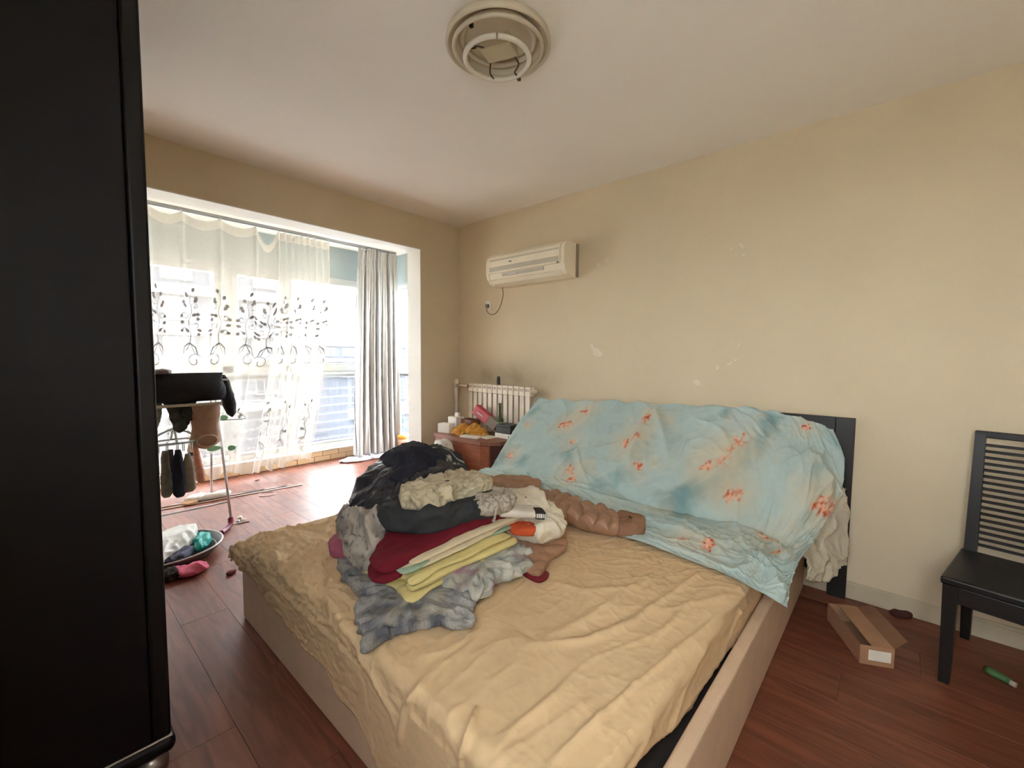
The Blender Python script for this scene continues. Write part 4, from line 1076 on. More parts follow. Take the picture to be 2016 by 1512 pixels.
# ================================================================== CLOTHES ON THE BED
def garment(name, label, cat, parts, m, colf=None):
    v, f = join(parts)
    c = None if colf is None else colf(v)
    return finish(mk(name, v, f, m, smooth=True, colors=c), label, cat)
def mixc(a, b, t): t = np.clip(t, 0, 1)[:, None]; return srgb(a) * (1 - t) + srgb(b) * t
def rect(x0, x1, y0, y1, j=.015, seed=1, n=4):
    r = np.random.RandomState(seed); P_ = []
    for a, b in (((x0, y0), (x1, y0)), ((x1, y0), (x1, y1)), ((x1, y1), (x0, y1)), ((x0, y1), (x0, y0))):
        for t_ in np.arange(n) / n: P_.append((a[0] + (b[0] - a[0]) * t_ + r.uniform(-j, j), a[1] + (b[1] - a[1]) * t_ + r.uniform(-j, j)))
    return P_
ZT = MT + .012
# 1 grey printed shirt spread at the bottom
low = [(.90, 1.78), (.80, 1.62), (.78, 1.45), (.70, 1.33), (.67, 1.24), (.635, 1.165), (.665, 1.155), (.74, 1.165), (.80, 1.14), (.87, 1.10), (.90, 1.04), (.94, 1.015), (.985, 1.05), (1.03, 1.10), (1.12, 1.13), (1.25, 1.2), (1.3, 1.4), (1.2, 1.7)]
def c_shirt(v):
    t = fbm(v * [16, 16, 9], 3); c = mixc([160, 158, 154], [96, 97, 104], .5 + t * 1.1)
    u = np.clip(fbm(v * [9, 9, 5] + 9, 3) * 2 - .5, 0, 1)[:, None]; c = c * (1 - .5 * u) + srgb([186, 176, 148]) * .5 * u
    d = (np.sin(v[:, 0] * 420 + v[:, 1] * 120) * np.sin(v[:, 1] * 420 - v[:, 0] * 120) > .4)
    return c * np.where(d, .78, 1)[:, None]
garment('grey_shirt', 'grey mottled print shirt spread flat at the bottom of the clothes pile', 'shirt', [slab(low, MT + .004, .05, ns=260, nr=46, ex=.5, ez=.5, amp=.022, freq=15, seed=2, sharp=2.4)], fabric('grey_shirt_cotton', vcol=True), c_shirt)
# 2 pale floral blouse under the yellow one, at the right
def c_pale(v):
    c = mixc([190, 188, 176], [150, 152, 146], .5 + fbm(v * 14, 3)); u = np.clip(fbm(v * 11 + 3, 3) * 3 - 1.1, 0, 1)[:, None]
    c = c * (1 - u) + srgb([150, 112, 132]) * u; return c
garment('pale_blouse', 'pale grey green floral blouse sticking out under the yellow shirt at the right', 'blouse',
        [slab([(1.03, 1.12), (1.10, 1.085), (1.17, 1.13), (1.28, 1.10), (1.36, 1.11), (1.46, 1.22), (1.46, 1.45), (1.2, 1.5), (1.02, 1.4), (.99, 1.22)], MT + .012, .065, ns=180, nr=40, ex=.45, ez=.6, amp=.03, freq=17, seed=8, sharp=2.5)], fabric('pale_blouse_cotton', vcol=True), c_pale)
# 3 yellow folded shirt: three folds
def foldset(x0, x1, y0, y1, z0, hs, seed, amp=.008, freq=(4, 16, 16), j=.012, tilt=(0, 0), shift=.0, ns=150):
    out = []; z = z0
    for i, h in enumerate(hs):
        s_ = shift * (1 if i % 2 else -1)
        out.append(slab(rect(x0 + s_, x1 + s_ * .6, y0 + abs(s_) * .6, y1, j, seed + i), z, h * 1.12, ns=ns, nr=24, ex=.28, ez=.7, amp=amp, freq=freq, seed=seed + i, tilt=tilt)); z += h
    return out
garment('yellow_shirt', 'folded pale yellow shirt at the front of the clothes pile', 'shirt', foldset(.875, 1.40, 1.235, 1.58, MT + .045, [.026, .03, .026], 11, amp=.012, shift=.010, tilt=(.015, 0)), fabric('pale_yellow_cotton', sl(216, 200, 138), var=.06))
# 4 thin sea green top
garment('green_top', 'thin sea green top folded between the yellow and the dark red garments', 'top', foldset(.86, 1.46, 1.285, 1.6, MT + .128, [.018], 15, amp=.010), fabric('sea_green_cotton', sl(150, 172, 150), var=.2, vscale=20))
# 5 cream trousers
garment('cream_trousers', 'folded cream trousers just under the dark red sweater', 'trousers', foldset(.90, 1.55, 1.27, 1.62, MT + .142, [.016, .018], 19, amp=.010, shift=.012, tilt=(.035, .02)), fabric('cream_cotton', sl(216, 200, 168), var=.06))
# 6 dark red sweater
rs = [(.785, 1.345), (.83, 1.31), (1.0, 1.315), (1.25, 1.31), (1.46, 1.30), (1.49, 1.45), (1.45, 1.62), (1.2, 1.62), (1.0, 1.58), (.86, 1.48), (.80, 1.42)]
rs2 = [(x_ + .012, y_ + .004) for x_, y_ in rs]
garment('red_sweater', 'folded dark red knitted sweater in the middle of the clothes pile', 'sweater', [slab(rs, MT + .128, .036, ns=170, nr=26, ex=.3, ez=.7, amp=.007, freq=(4, 14, 14), seed=23, tilt=(.085, .03)), slab(rs2, MT + .160, .040, ns=170, nr=26, ex=.3, ez=.7, amp=.008, freq=(4, 14, 14), seed=24, tilt=(.085, .03))], fabric('dark_red_knit', sl(108, 20, 36), var=.1, bscale=320, bump=.25))
# 7 light print dress falling down the left side
def c_leaf(v):
    t = perlin(v * [15, 15, 15] + 2); c = mixc([178, 168, 156], [92, 88, 90], np.clip((perlin(v * [9, 9, 9]) - .1) * 2, 0, .55))
    m = np.clip((ridged(v * 22 + 5, 2, 3) - .95) * 6, 0, 1)[:, None]; return c * (1 - .8 * m) + srgb([66, 64, 72]) * .8 * m
def hump(cx, cy, sx, sy, lo=.35): return lambda x, y: lo + (1 - lo) * np.exp(-((x - cx) / sx) ** 2 - ((y - cy) / sy) ** 2)
garment('print_dress', 'cream and charcoal leaf print dress slumping down the left of the clothes pile', 'dress',
        [slab([(.84, 1.56), (.885, 1.50), (.96, 1.52), (1.06, 1.60), (1.12, 1.75), (1.15, 2.0), (1.08, 2.1), (1.0, 2.02), (.92, 1.86), (.86, 1.70)], MT + .02, .245, ns=200, nr=44, ex=.5, ez=.6, amp=.045, freq=11, seed=31, top=hump(.98, 1.62, .26, .4, .3), sharp=2.2)], fabric('leaf_print_cotton', vcol=True), c_leaf)
garment('pink_scarf', 'pink end of a garment peeping out left of the print dress', 'garment', [slab([(.84, 1.80), (.88, 1.74), (.95, 1.82), (1.0, 1.94), (.94, 1.93), (.87, 1.87)], MT + .022, .07, ns=60, nr=16, amp=.02, freq=18, seed=33)], fabric('dusty_pink', sl(170, 92, 112)))
# 8 dark grey sweatshirt
garment('charcoal_sweatshirt', 'charcoal sweatshirt folded on the dark red sweater', 'sweatshirt', [slab([(.94, 1.56), (.97, 1.46), (1.05, 1.375), (1.2, 1.345), (1.35, 1.31), (1.45, 1.36), (1.5, 1.6), (1.2, 1.8), (1.0, 1.78)], MT + .185, .105, ns=180, nr=34, ex=.28, ez=.45, amp=.034, freq=(7, 12, 12), seed=37, tilt=(-.015, .03))], fabric('charcoal_jersey', sl(52, 54, 56), var=.12))
# cord tassels at its right front
def c_taz(v): return mixc([184, 174, 158], [92, 82, 84], np.clip(ridged(v * 60, 2, 2) - .5, 0, 1))
garment('fringed_scarf', 'taupe fringed scarf bunched at the right front of the charcoal sweatshirt', 'scarf', [slab([(1.28, 1.30), (1.36, 1.265), (1.44, 1.27), (1.49, 1.36), (1.44, 1.5), (1.34, 1.46), (1.28, 1.38)], MT + .21, .085, ns=120, nr=30, ex=.5, ez=.7, amp=.022, freq=26, seed=41, sharp=1.6)]
        + [(lambda t_: (np.array(t_.v), t_.f))(MB().tube(catmull([(1.345, 1.30, MT + .285), (1.325, 1.27, MT + .27), (1.30, 1.255, MT + .235), (1.285, 1.25, MT + .212)], np.linspace(0, 3, 16)), [.005] * 13 + [.009, .009, .006], 8))], fabric('taupe_fringe', vcol=True), c_taz)
# 9 crumpled beige grey blouse
def c_beige(v): return mixc([196, 184, 156], [120, 110, 92], np.clip(wrinkle(v, 20, 6) - .75, 0, 1))
garment('crumpled_blouse', 'crumpled beige grey blouse lying on the charcoal sweatshirt', 'blouse', [slab([(1.0, 1.50), (1.05, 1.42), (1.15, 1.39), (1.25, 1.42), (1.33, 1.38), (1.42, 1.40), (1.46, 1.52), (1.4, 1.64), (1.2, 1.64), (1.06, 1.6)], MT + .268, .085, ns=200, nr=40, ex=.42, ez=.55, amp=.03, freq=17, seed=43, sharp=2.6)], fabric('beige_grey_crepe', vcol=True), c_beige)
# 10 black blouse with long folds, 11 black hooded top on it
garment('black_blouse', 'glossy black blouse with long folds across the back of the clothes pile', 'blouse', [slab([(.98, 1.66), (1.02, 1.54), (1.14, 1.56), (1.32, 1.6), (1.5, 1.64), (1.62, 1.8), (1.55, 2.05), (1.36, 2.14), (1.16, 2.1), (1.03, 1.95), (.96, 1.8)], MT + .10, .30, ns=220, nr=46, ex=.42, ez=.62, amp=.05, freq=(5, 11, 11), seed=47, top=hump(1.3, 1.85, .42, .4, .35), sharp=2.2)], fabric('black_satin', sl(34, 34, 42), rough=.38, var=.15, spec=.6))
garment('navy_hooded_top', 'navy black hooded top bundled highest on the clothes pile', 'top', [slab([(1.10, 1.72), (1.2, 1.66), (1.36, 1.68), (1.45, 1.78), (1.46, 1.92), (1.36, 2.02), (1.22, 2.0), (1.12, 1.88)], MT + .315, .14, ns=160, nr=40, ex=.55, ez=.8, amp=.04, freq=8, seed=53, top=hump(1.3, 1.86, .16, .16, .35))], fabric('navy_black_fleece', sl(36, 36, 46), var=.2, vscale=30))
# 12 paisley piece
def c_pais(v):
    t = ridged(v * 17 + 3, 2, 2.2); return mixc([38, 40, 42], [172, 170, 162], np.clip((t - .75) * 5, 0, 1))
garment('paisley_skirt', 'black and white paisley skirt behind the navy hooded top', 'skirt', [slab([(1.36, 1.70), (1.46, 1.66), (1.545, 1.71), (1.59, 1.84), (1.55, 2.0), (1.45, 2.06), (1.38, 1.95)], MT + .17, .25, ns=140, nr=34, ex=.5, ez=.7, amp=.03, freq=9, seed=57, top=hump(1.46, 1.88, .2, .2, .55))], fabric('paisley_cotton', vcol=True), c_pais)
# 13 white blouse at the right
garment('white_blouse', 'white satin blouse puffed up at the right of the clothes pile', 'blouse', [slab([(1.46, 1.30), (1.50, 1.18), (1.57, 1.13), (1.66, 1.17), (1.76, 1.28), (1.82, 1.46), (1.76, 1.6), (1.6, 1.6), (1.5, 1.48)], MT + .05, .165, ns=160, nr=40, ex=.5, ez=.65, amp=.06, freq=9, seed=61, top=hump(1.66, 1.36, .22, .25, .5))], fabric('white_satin', sl(232, 222, 200), rough=.5, transl=.15))
garment('rust_blouse', 'rust orange blouse edge showing beside the white blouse', 'blouse', [slab([(1.42, 1.245), (1.47, 1.185), (1.55, 1.15), (1.575, 1.175), (1.53, 1.24), (1.47, 1.30), (1.43, 1.30)], MT + .105, .045, ns=80, nr=18, ex=.4, amp=.01, freq=16, seed=63)], fabric('rust_cotton', sl(196, 84, 46)))
# folded white tee with a dark printed band
wt = thing('white_tee', (1.50, 1.28, MT + .14), 'folded white tee with a black lettered band above the orange top', 'tee shirt')
def wtf(p): a_ = math.radians(-38); return (1.475 + p[0] * math.cos(a_) - p[1] * math.sin(a_), 1.275 + p[0] * math.sin(a_) + p[1] * math.cos(a_), MT + .185 + p[2] - .10 * p[0])
MB().rbox(-.10, .115, -.05, .06, 0, .034, r=.014, seg=3, M=wtf).build('folded_body', fabric('white_tee_cotton', sl(214, 206, 192)), wt, smooth=True)
bo = MB().rbox(.065, .12, -.053, .02, -.002, .037, r=.013, seg=3, M=wtf).build('printed_band', fabric('black_tee_print', sl(52, 46, 46)), wt, smooth=True)
mb = MB()
for i in range(5): mb.box(.074 + i * .009, .079 + i * .009, -.0545, -.052, .008 + .002 * (i % 2), .028, M=wtf)
mb.build('lettering', M_WHITE, bo)

# 15 brown puffer jacket
jk = thing('puffer_jacket', (1.75, 1.4, MT), 'brown quilted puffer jacket lying right of the clothes pile', 'jacket')
M_PUFF = fabric('brown_nylon', sl(158, 120, 94), rough=.45, var=.06, vscale=10, bump=.1, bscale=90, spec=.5); M_LIN = fabric('dark_red_lining', sl(112, 26, 40), rough=.5)
def quilt_slab(outline, z0, h, seed, ns=220, nr=44, pitch=.062, top=None):
    v, f = slab(outline, z0, h, ns=ns, nr=nr, ex=.42, ez=.6, amp=.010, freq=9, seed=seed, top=top)
    c = v.mean(0); u = (v[:, 0] - c[0]) * .55 + (v[:, 1] - c[1]) * .83
    puff = np.abs(np.sin(np.pi * u / pitch + .6 * perlin(v * 6))) ** .6
    up = np.clip((v[:, 2] - z0) / (h * .4), 0, 1)
    v = v.copy(); v[:, 2] += (puff - .7) * .014 * up
    return v, f
v_, f_ = quilt_slab([(1.335, 1.06), (1.40, 1.06), (1.50, 1.10), (1.60, 1.10), (1.70, 1.16), (1.80, 1.24), (1.92, 1.30), (2.02, 1.42), (2.13, 1.58), (2.12, 1.78), (2.05, 1.93), (1.92, 1.92), (1.78, 1.70), (1.6, 1.6), (1.44, 1.42), (1.35, 1.2)], MT + .006, .115, 71, top=hump(1.85, 1.55, .42, .42, .38))
mk('body', v_, f_, M_PUFF, jk, smooth=True)
up_ = [at(x_, y_, 2, MT + .075)[:2] for x_, y_ in [(1075, 968), (1105, 972), (1135, 984), (1165, 998), (1195, 1003), (1222, 1019)]]
lo_ = [at(x_, y_, 2, MT + .015)[:2] for x_, y_ in [(1217, 1061), (1180, 1056), (1145, 1047), (1115, 1034), (1090, 1020), (1070, 1000)]]
v_, f_ = slab(up_ + lo_, MT + .006, .105, ns=240, nr=44, ex=.5, ez=.7, amp=.010, freq=12, seed=77)
v_ = v_.copy(); ax_ = np.array(up_[-1]) - np.array(up_[0]); ax_ /= np.linalg.norm(ax_); cr_ = np.array([-ax_[1], ax_[0]])
u_ = v_[:, :2] @ ax_; w_ = v_[:, :2] @ cr_
seam = np.abs(np.sin(np.pi * (u_ / .085 + .5 * perlin(np.stack([u_ * 5, w_ * 9, 0 * u_], -1)) + w_ * 2.5))) ** .45
v_[:, 2] += (seam - .85) * .030 * np.clip((v_[:, 2] - MT - .02) / .05, 0, 1)
v_[:, 2] = np.maximum(v_[:, 2], MT + .006)
mk('sleeve', v_, f_, M_PUFF, jk, smooth=True)
cq = [at(1217, 1012, 2, MT + .06)[:2], at(1243, 1018, 2, MT + .055)[:2], at(1268, 1026, 2, MT + .05)[:2], at(1270, 1046, 2, MT + .02)[:2], at(1266, 1060, 2, MT + .012)[:2], at(1240, 1061, 2, MT + .012)[:2], at(1214, 1060, 2, MT + .012)[:2], at(1212, 1045, 2, MT + .03)[:2]]
v_, f_ = slab(cq, MT + .012, .078, ns=160, nr=26, ex=.28, ez=.6, amp=.002, freq=10, seed=78)
v_ = v_.copy(); w_ = v_[:, :2] @ cr_; v_[:, 2] += .003 * np.sin(w_ * 520)
mk('knitted_cuff', v_, f_, fabric('brown_rib', sl(146, 110, 86)), jk, smooth=True)
v_, f_ = slab([(1.325, 1.035), (1.39, 1.035), (1.41, 1.075), (1.36, 1.14), (1.33, 1.12)], MT + .003, .022, ns=60, nr=14, ex=.4, amp=.006, freq=16, seed=73)
mk('lining_edge', v_, f_, M_LIN, jk, smooth=True)
# collar roll towards the pile
v_, f_ = slab([(1.84, 1.86), (1.95, 1.72), (2.06, 1.62), (2.12, 1.68), (2.06, 1.82), (1.95, 1.95)], MT + .09, .06, ns=90, nr=24, amp=.02, freq=14, seed=75)
mk('collar', v_, f_, M_PUFF, jk, smooth=True)

# ================================================================== DRYING RACK AND LAUNDRY
M_RACK = mat('white_rack_tube', sl(206, 200, 204), .4, var=.04); M_PLUM = mat('plum_plastic', sl(122, 36, 66), .45, var=.06)
rk = thing('drying_rack', (.7, 4.2, 0), 'white folding drying rack with plum feet standing in the balcony opening', 'drying rack')
RX = .985
def bar(name, *pts, r=.008, n=8): return MB().tube(pts, r, n).build(name, M_RACK, rk, smooth=True)
for x in (RX, .30):
    bar('leg', (x, 3.755, .03), (x, 4.12, 1.13), r=.010)
    bar('leg', (x + .10 if x > .5 else x, 4.72, .012), (x, 4.18, 1.13), r=.010)
    fp = catmull([(x, 3.775, .075), (x - .01, 3.755, .03), (x - .05, 3.715, .014), (x - .095, 3.66, .014)], np.linspace(0, 3, 20))
    MB().tube(fp, .019, 10).build('foot', M_PLUM, rk, smooth=True)
bar('cross_bar', (.30, 3.815, .19), (RX, 3.815, .19)); bar('cross_bar', (.30, 4.56, .33), (RX + .06, 4.56, .33)); bar('cross_bar', (.30, 4.45, .58), (RX + .04, 4.45, .58))
for y in (3.80, 3.92, 4.04, 4.16, 4.28, 4.40): bar('drying_bar', (.29, y, 1.135), (RX + .01, y, 1.135), r=.005)
bar('end_bar', (RX + .01, 3.79, 1.135), (RX + .01, 4.41, 1.135), r=.007); bar('end_bar', (.29, 3.79, 1.135), (.29, 4.41, 1.135), r=.007)

def drop(ctrl, nu=40, nv=40, amp=.01, freq=12, seed=1, t=.008):
    G = spline_grid(ctrl, nu, nv); N = grid_normals(G)
    return shell(G + N * (amp * (wrinkle(G, freq, seed) - .5))[..., None], t)
def solid_tube(pts, rx, ry, n=28, amp=.0, freq=10, seed=0):
    """closed soft body around a vertical path with different widths"""
    pts = np.asarray(pts, float); V = []
    for i, p in enumerate(pts):
        for k_ in range(n):
            t_ = 2 * math.pi * k_ / n; V.append((p[0] + rx[i] * math.cos(t_), p[1] + ry[i] * math.sin(t_), p[2]))
    V = np.array(V)
    if amp: c_ = np.repeat(pts, n, 0); d_ = V - c_; V = c_ + d_ * (1 + amp * (wrinkle(V, freq, seed) - .5)[:, None])
    m_ = len(pts); F_ = [(i * n + k_, i * n + (k_ + 1) % n, (i + 1) * n + (k_ + 1) % n, (i + 1) * n + k_) for i in range(m_ - 1) for k_ in range(n)]
    F_ += [tuple(range(n - 1, -1, -1)), tuple((m_ - 1) * n + k_ for k_ in range(n))]
    return V, F_
# black trousers over the front bars
M_BLK = fabric('black_trouser_cloth', sl(26, 25, 32), var=.15, rough=.7)
tr = thing('black_trousers', (.8, 3.83, .95), 'black trousers folded over the top bars of the drying rack', 'trousers')
a_ = np.linspace(0, 1, 14); zz = .985 + .205 * a_
v_, f_ = solid_tube(np.stack([np.full(14, .68), np.full(14, 3.80), zz], 1), [.30 + .012 * math.sin(i * .45) for i in range(14)], [.030 + .035 * math.sin(math.pi * q_) for q_ in a_], n=48, amp=.02, freq=7, seed=3)
mk('trouser_body', v_, f_, M_BLK, tr, smooth=True)
a_ = np.linspace(0, 1, 14)
v_, f_ = solid_tube(np.stack([1.03 - .05 * a_, np.full(14, 3.83), .845 + .325 * a_], 1), np.interp(a_, [0, .08, .3, .6, .85, 1], [.006, .03, .044, .042, .036, .012]), [.005 + .032 * max(0, math.sin(math.pi * (q_ * .95 + .04))) ** .6 for q_ in a_], n=28, amp=.15, freq=9, seed=6)
mk('trouser_leg', v_, f_, M_BLK, tr, smooth=True)
v_, f_ = slab([(.55, 3.76), (.64, 3.75), (.66, 3.82), (.60, 3.86), (.55, 3.84)], 1.185, .035, ns=50, nr=14, amp=.008, freq=14, seed=5)
finish(mk('grey_cloth', v_, f_, fabric('grey_rag', sl(120, 112, 116)), smooth=True), 'small grey cloth lying on top of the black trousers', 'cloth')
# pale waistband strip below the trousers
o = MB().rbox(.45, .945, 3.735, 3.748, .955, .975, r=.004).build('flat_hanger', mat('pale_slat', sl(176, 170, 156), .5, var=.06)); finish(o, 'pale flat hanger bar under the black trousers', 'hanger')
# beige tube
bt_ = thing('beige_sleeve', (.845, 3.80, .62), 'beige knitted tube hanging from the drying rack in front of the clear bag', 'garment')
a_ = np.linspace(0, 1, 22); zz = .625 + .335 * a_
rx = [.085 * min(1, (q_ / .16) ** .5 if q_ < .16 else 1) + .006 * math.sin(q_ * 9) + .004 for q_ in a_]
v_, f_ = solid_tube(np.stack([np.full(22, .845) + .01 * a_, np.full(22, 3.80), zz], 1), rx, [r_ * .55 for r_ in rx], n=36, amp=.05, freq=12, seed=9)
mk('knit_body', v_, f_, fabric('beige_knit', sl(168, 138, 120), var=.12, vscale=20, transl=.25), bt_, smooth=True)
a_ = np.linspace(0, 2 * math.pi, 40, endpoint=False)
MB().tube(np.stack([.85 + .062 * np.cos(a_), 3.757 + .004 * np.cos(2 * a_) + .0 * a_, .692 + .042 * np.sin(a_)], 1), .007, 8, closed=True).build('seam_ring', fabric('beige_seam', sl(196, 172, 150)), bt_, smooth=True)
# dark briefs beside it
v_, f_ = drop([[(.61, 3.80, .985), (.64, 3.79, .9), (.66, 3.785, .80)], [(.68, 3.78, .985), (.69, 3.765, .88), (.69, 3.76, .775)], [(.75, 3.78, .985), (.745, 3.77, .9), (.735, 3.775, .81)], [(.80, 3.80, .985), (.785, 3.79, .93), (.775, 3.79, .87)]], seed=14, amp=.015)
finish(mk('dark_briefs', v_, f_, fabric('dark_green_grey_cotton', sl(62, 64, 58), var=.3, vscale=25, transl=.15), smooth=True), 'dark grey green briefs hanging left of the beige knitted tube', 'underwear')
v_, f_ = drop([[(.50, 3.84, .985), (.51, 3.83, .9), (.53, 3.83, .82)], [(.55, 3.83, .985), (.56, 3.81, .88), (.565, 3.82, .80)], [(.61, 3.83, .985), (.60, 3.82, .92), (.59, 3.83, .86)]], seed=15, amp=.012)
finish(mk('grey_briefs', v_, f_, fabric('washed_grey_cotton', sl(120, 122, 112), var=.2, vscale=25, transl=.2), smooth=True), 'pale grey briefs at the wardrobe end of the drying rack', 'underwear')
# round clip hanger
M_CLEAR = mat('pale_green_plastic', sl(168, 182, 172), .3, var=.06, alpha=.75)
hg = thing('clip_hanger', (.66, 3.80, .72), 'pale plastic clip hanger carrying the socks under the drying rack', 'hanger')
a_ = np.linspace(0, 2 * math.pi, 48, endpoint=False); HC = (.665, 3.82)
MB().tube(np.stack([HC[0] + .155 * np.cos(a_), HC[1] + .10 * np.sin(a_), np.full(48, .705)], 1), .007, 8, closed=True).build('hanger_ring', M_CLEAR, hg, smooth=True)
for q_ in (0, math.pi / 2, math.pi, 1.5 * math.pi): MB().tube([(HC[0], HC[1], .80), (HC[0] + .08 * math.cos(q_), HC[1] + .05 * math.sin(q_), .765), (HC[0] + .155 * math.cos(q_), HC[1] + .10 * math.sin(q_), .705)], .007, 8).build('hanger_arm', M_CLEAR, hg, smooth=True)
MB().tube(catmull([(HC[0], HC[1], .80), (HC[0], HC[1], .95), (HC[0] + .0, HC[1] - .02, 1.115)], np.linspace(0, 2, 10)), .004, 6).build('hook_stem', M_CLEAR, hg, smooth=True)
clips = [(.565, 3.76), (.61, 3.735), (.665, 3.722), (.70, 3.725), (.755, 3.75), (.79, 3.79), (.53, 3.80)]
for x, y in clips:
    MB().box(x - .007, x - .002, y - .005, y + .005, .645, .70).box(x + .002, x + .007, y - .005, y + .005, .645, .70).build('clip', M_CLEAR, hg)
def sock(label, x, y, w0, w1, zt, zb, c, seed, cat='sock', name='sock', yaw=0, lean=0):
    n_ = 16; a_ = np.linspace(0, 1, n_); z_ = zb + (zt - zb) * a_
    wd = np.interp(a_, [0, .06, .2, .8, 1], [w1 * .55, w1 * .9, w1, (w0 + w1) / 2, w0]); v, f = solid_tube(np.stack([x + lean * (1 - a_), np.full(n_, y), z_], 1), wd / 2, wd * .2 + .004, n=24, amp=.2, freq=13, seed=seed)
    return finish(mk(name, v, f, fabric('sock_' + name + str(seed), c, var=.2, vscale=25, transl=.1), smooth=True), label, cat, 'socks pegged to the clip hanger' if seed < 7 else None)
sock('olive grey sock hanging nearest the wardrobe on the clip hanger', .598, 3.735, .035, .062, .66, .335, sl(104, 100, 92), 3)
sock('dark grey sock hanging between the olive grey and the navy ones', .632, 3.760, .03, .045, .66, .40, sl(72, 74, 78), 4)
sock('navy sock hanging in the middle of the clip hanger', .668, 3.72, .03, .075, .66, .325, sl(30, 32, 46), 5)
sock('taupe sock hanging right of the navy one', .725, 3.735, .03, .085, .62, .345, sl(134, 126, 114), 6)
sock('pink strap garment hanging at the right end of the clip hanger', .775, 3.765, .03, .055, .67, .39, sl(206, 150, 132), 7, 'underwear', 'pink_bra', lean=.03)
o = sock('beige sock with a dark band hanging from the lower rack bar', .885, 4.40, .05, .07, .575, .37, sl(178, 164, 150), 8)
MB().rbox(.856, .914, 4.376, 4.424, .475, .505, r=.008).build('dark_band', fabric('sock_band', sl(60, 52, 60)), o)
# clear bag with green print on a hanger
bg = thing('clear_bag', (1.0, 3.95, .55), 'clear plastic bag with green print hanging on the front of the drying rack', 'bag')
M_BAG = mat('clear_polythene', sl(236, 238, 236), .25, var=.03, alpha=.42, transl=.4)
a_ = np.linspace(0, 1, 24); zz = .545 + .36 * a_
rx = np.interp(a_, [0, .03, .15, .4, .65, .85, 1], [.03, .09, .15, .195, .18, .11, .03]); ry = np.interp(a_, [0, .1, .5, 1], [.015, .045, .05, .01])
v_, f_ = solid_tube(np.stack([np.full(24, .965), np.full(24, 3.98), zz], 1), rx, ry, n=48, amp=.12, freq=9, seed=17)
mk('bag_body', v_, f_, M_BAG, bg, smooth=True)
M_GRN = mat('green_bag_print', sl(140, 214, 172), .5, var=.06, alpha=.85)
for cx, cz, rw, rh in ((1.0, .83, .028, .024), (.925, .60, .05, .022), (1.045, .585, .03, .022)):
    a_ = np.linspace(0, 2 * math.pi, 24, endpoint=False); q_ = .93 + .06 * np.cos(3 * a_)
    P_ = np.stack([cx + rw * q_ * np.cos(a_), np.full(24, 3.918), cz + rh * q_ * np.sin(a_)], 1)
    mk('green_print', np.concatenate([P_, P_ * [1, 1, 1] + [0, .003, 0]]), [tuple(range(24)), tuple(range(47, 23, -1))] + [(i, (i + 1) % 24, 24 + (i + 1) % 24, 24 + i) for i in range(24)], M_GRN, bg)
hgr = [(.99, 3.93, .93), (1.06, 3.93, .895), (1.12, 3.93, .85), (1.15, 3.93, .825), (1.155, 3.93, .81), (1.13, 3.93, .805), (.98, 3.93, .812), (.82, 3.93, .805), (.80, 3.93, .815), (.86, 3.93, .86), (.95, 3.93, .92)]
o = MB().tube(hgr, .0035, 6, closed=True).tube(catmull([(.985, 3.93, .93), (.99, 3.93, 1.0), (1.0, 3.925, 1.10), (.985, 3.92, 1.138), (.97, 3.92, 1.12)], np.linspace(0, 4, 20)), .0035, 6).build('wire_hanger', mat('pale_green_wire', sl(160, 178, 166), .4, var=.05), smooth=True)
finish(o, 'thin pale green wire hanger in front of the clear bag', 'hanger')

# ================================================================== ON THE FLOOR
# round dark basin with laundry
bs = thing('plastic_basin', (.53, 3.48, 0), 'dark grey plastic basin with a pale rim on the floor by the wardrobe', 'basin')
M_BASIN = mat('dark_grey_plastic', sl(70, 64, 64), .5, var=.1); M_RIM = mat('pale_rim', sl(186, 178, 176), .4, var=.05)
def ell(p): return (.53 + (p[0] - .53) * 1.12, 3.48 + (p[1] - 3.48) * 1.0, p[2])
MB().lathe([(.17, .001), (.22, .006), (.265, .05), (.28, .072), (.286, .072), (.272, .045), (.226, .0), (.17, .0)], (.53, 3.48, 0), 40, M=ell).build('bowl', M_BASIN, bs, smooth=True)
a_ = np.linspace(0, 2 * math.pi, 60, endpoint=False)
MB().tube([ell((.53 + .283 * math.cos(q_), 3.48 + .283 * math.sin(q_), .073)) for q_ in a_], .006, 8, closed=True).build('rim', M_RIM, bs, smooth=True)
MB().tube([ell((.53 + .25 * math.cos(q_), 3.48 + .25 * math.sin(q_), .035)) for q_ in a_], .0045, 8, closed=True).build('ridge', M_RIM, bs, smooth=True)
M_POLY = mat('white_polythene', sl(220, 218, 212), .35, var=.05, transl=.3)
v_, f_ = slab([(.33, 3.28), (.46, 3.25), (.58, 3.36), (.70, 3.52), (.74, 3.66), (.66, 3.72), (.52, 3.64), (.36, 3.56)], .03, .105, ns=140, nr=36, ex=.5, ez=.6, amp=.03, freq=9, seed=81)
finish(mk('white_plastic_bag', v_, f_, M_POLY, smooth=True), 'white plastic bag lying in the dark basin on the floor', 'bag')
v_, f_ = slab([(.66, 3.36), (.72, 3.36), (.77, 3.46), (.79, 3.58), (.75, 3.60), (.70, 3.5)], .03, .055, ns=80, nr=24, amp=.03, freq=16, seed=83)
finish(mk('teal_cloth', v_, f_, fabric('teal_nylon', sl(58, 176, 168), rough=.45, transl=.2), smooth=True), 'shiny teal cloth at the right side of the dark basin', 'cloth')
v_, f_ = slab([(.50, 3.26), (.58, 3.27), (.66, 3.36), (.64, 3.42), (.56, 3.36)], .03, .05, ns=70, nr=20, amp=.02, freq=12, seed=85)
finish(mk('slate_cloth', v_, f_, fabric('slate_cotton', sl(84, 88, 108)), smooth=True), 'slate blue cloth in the near side of the dark basin', 'cloth')
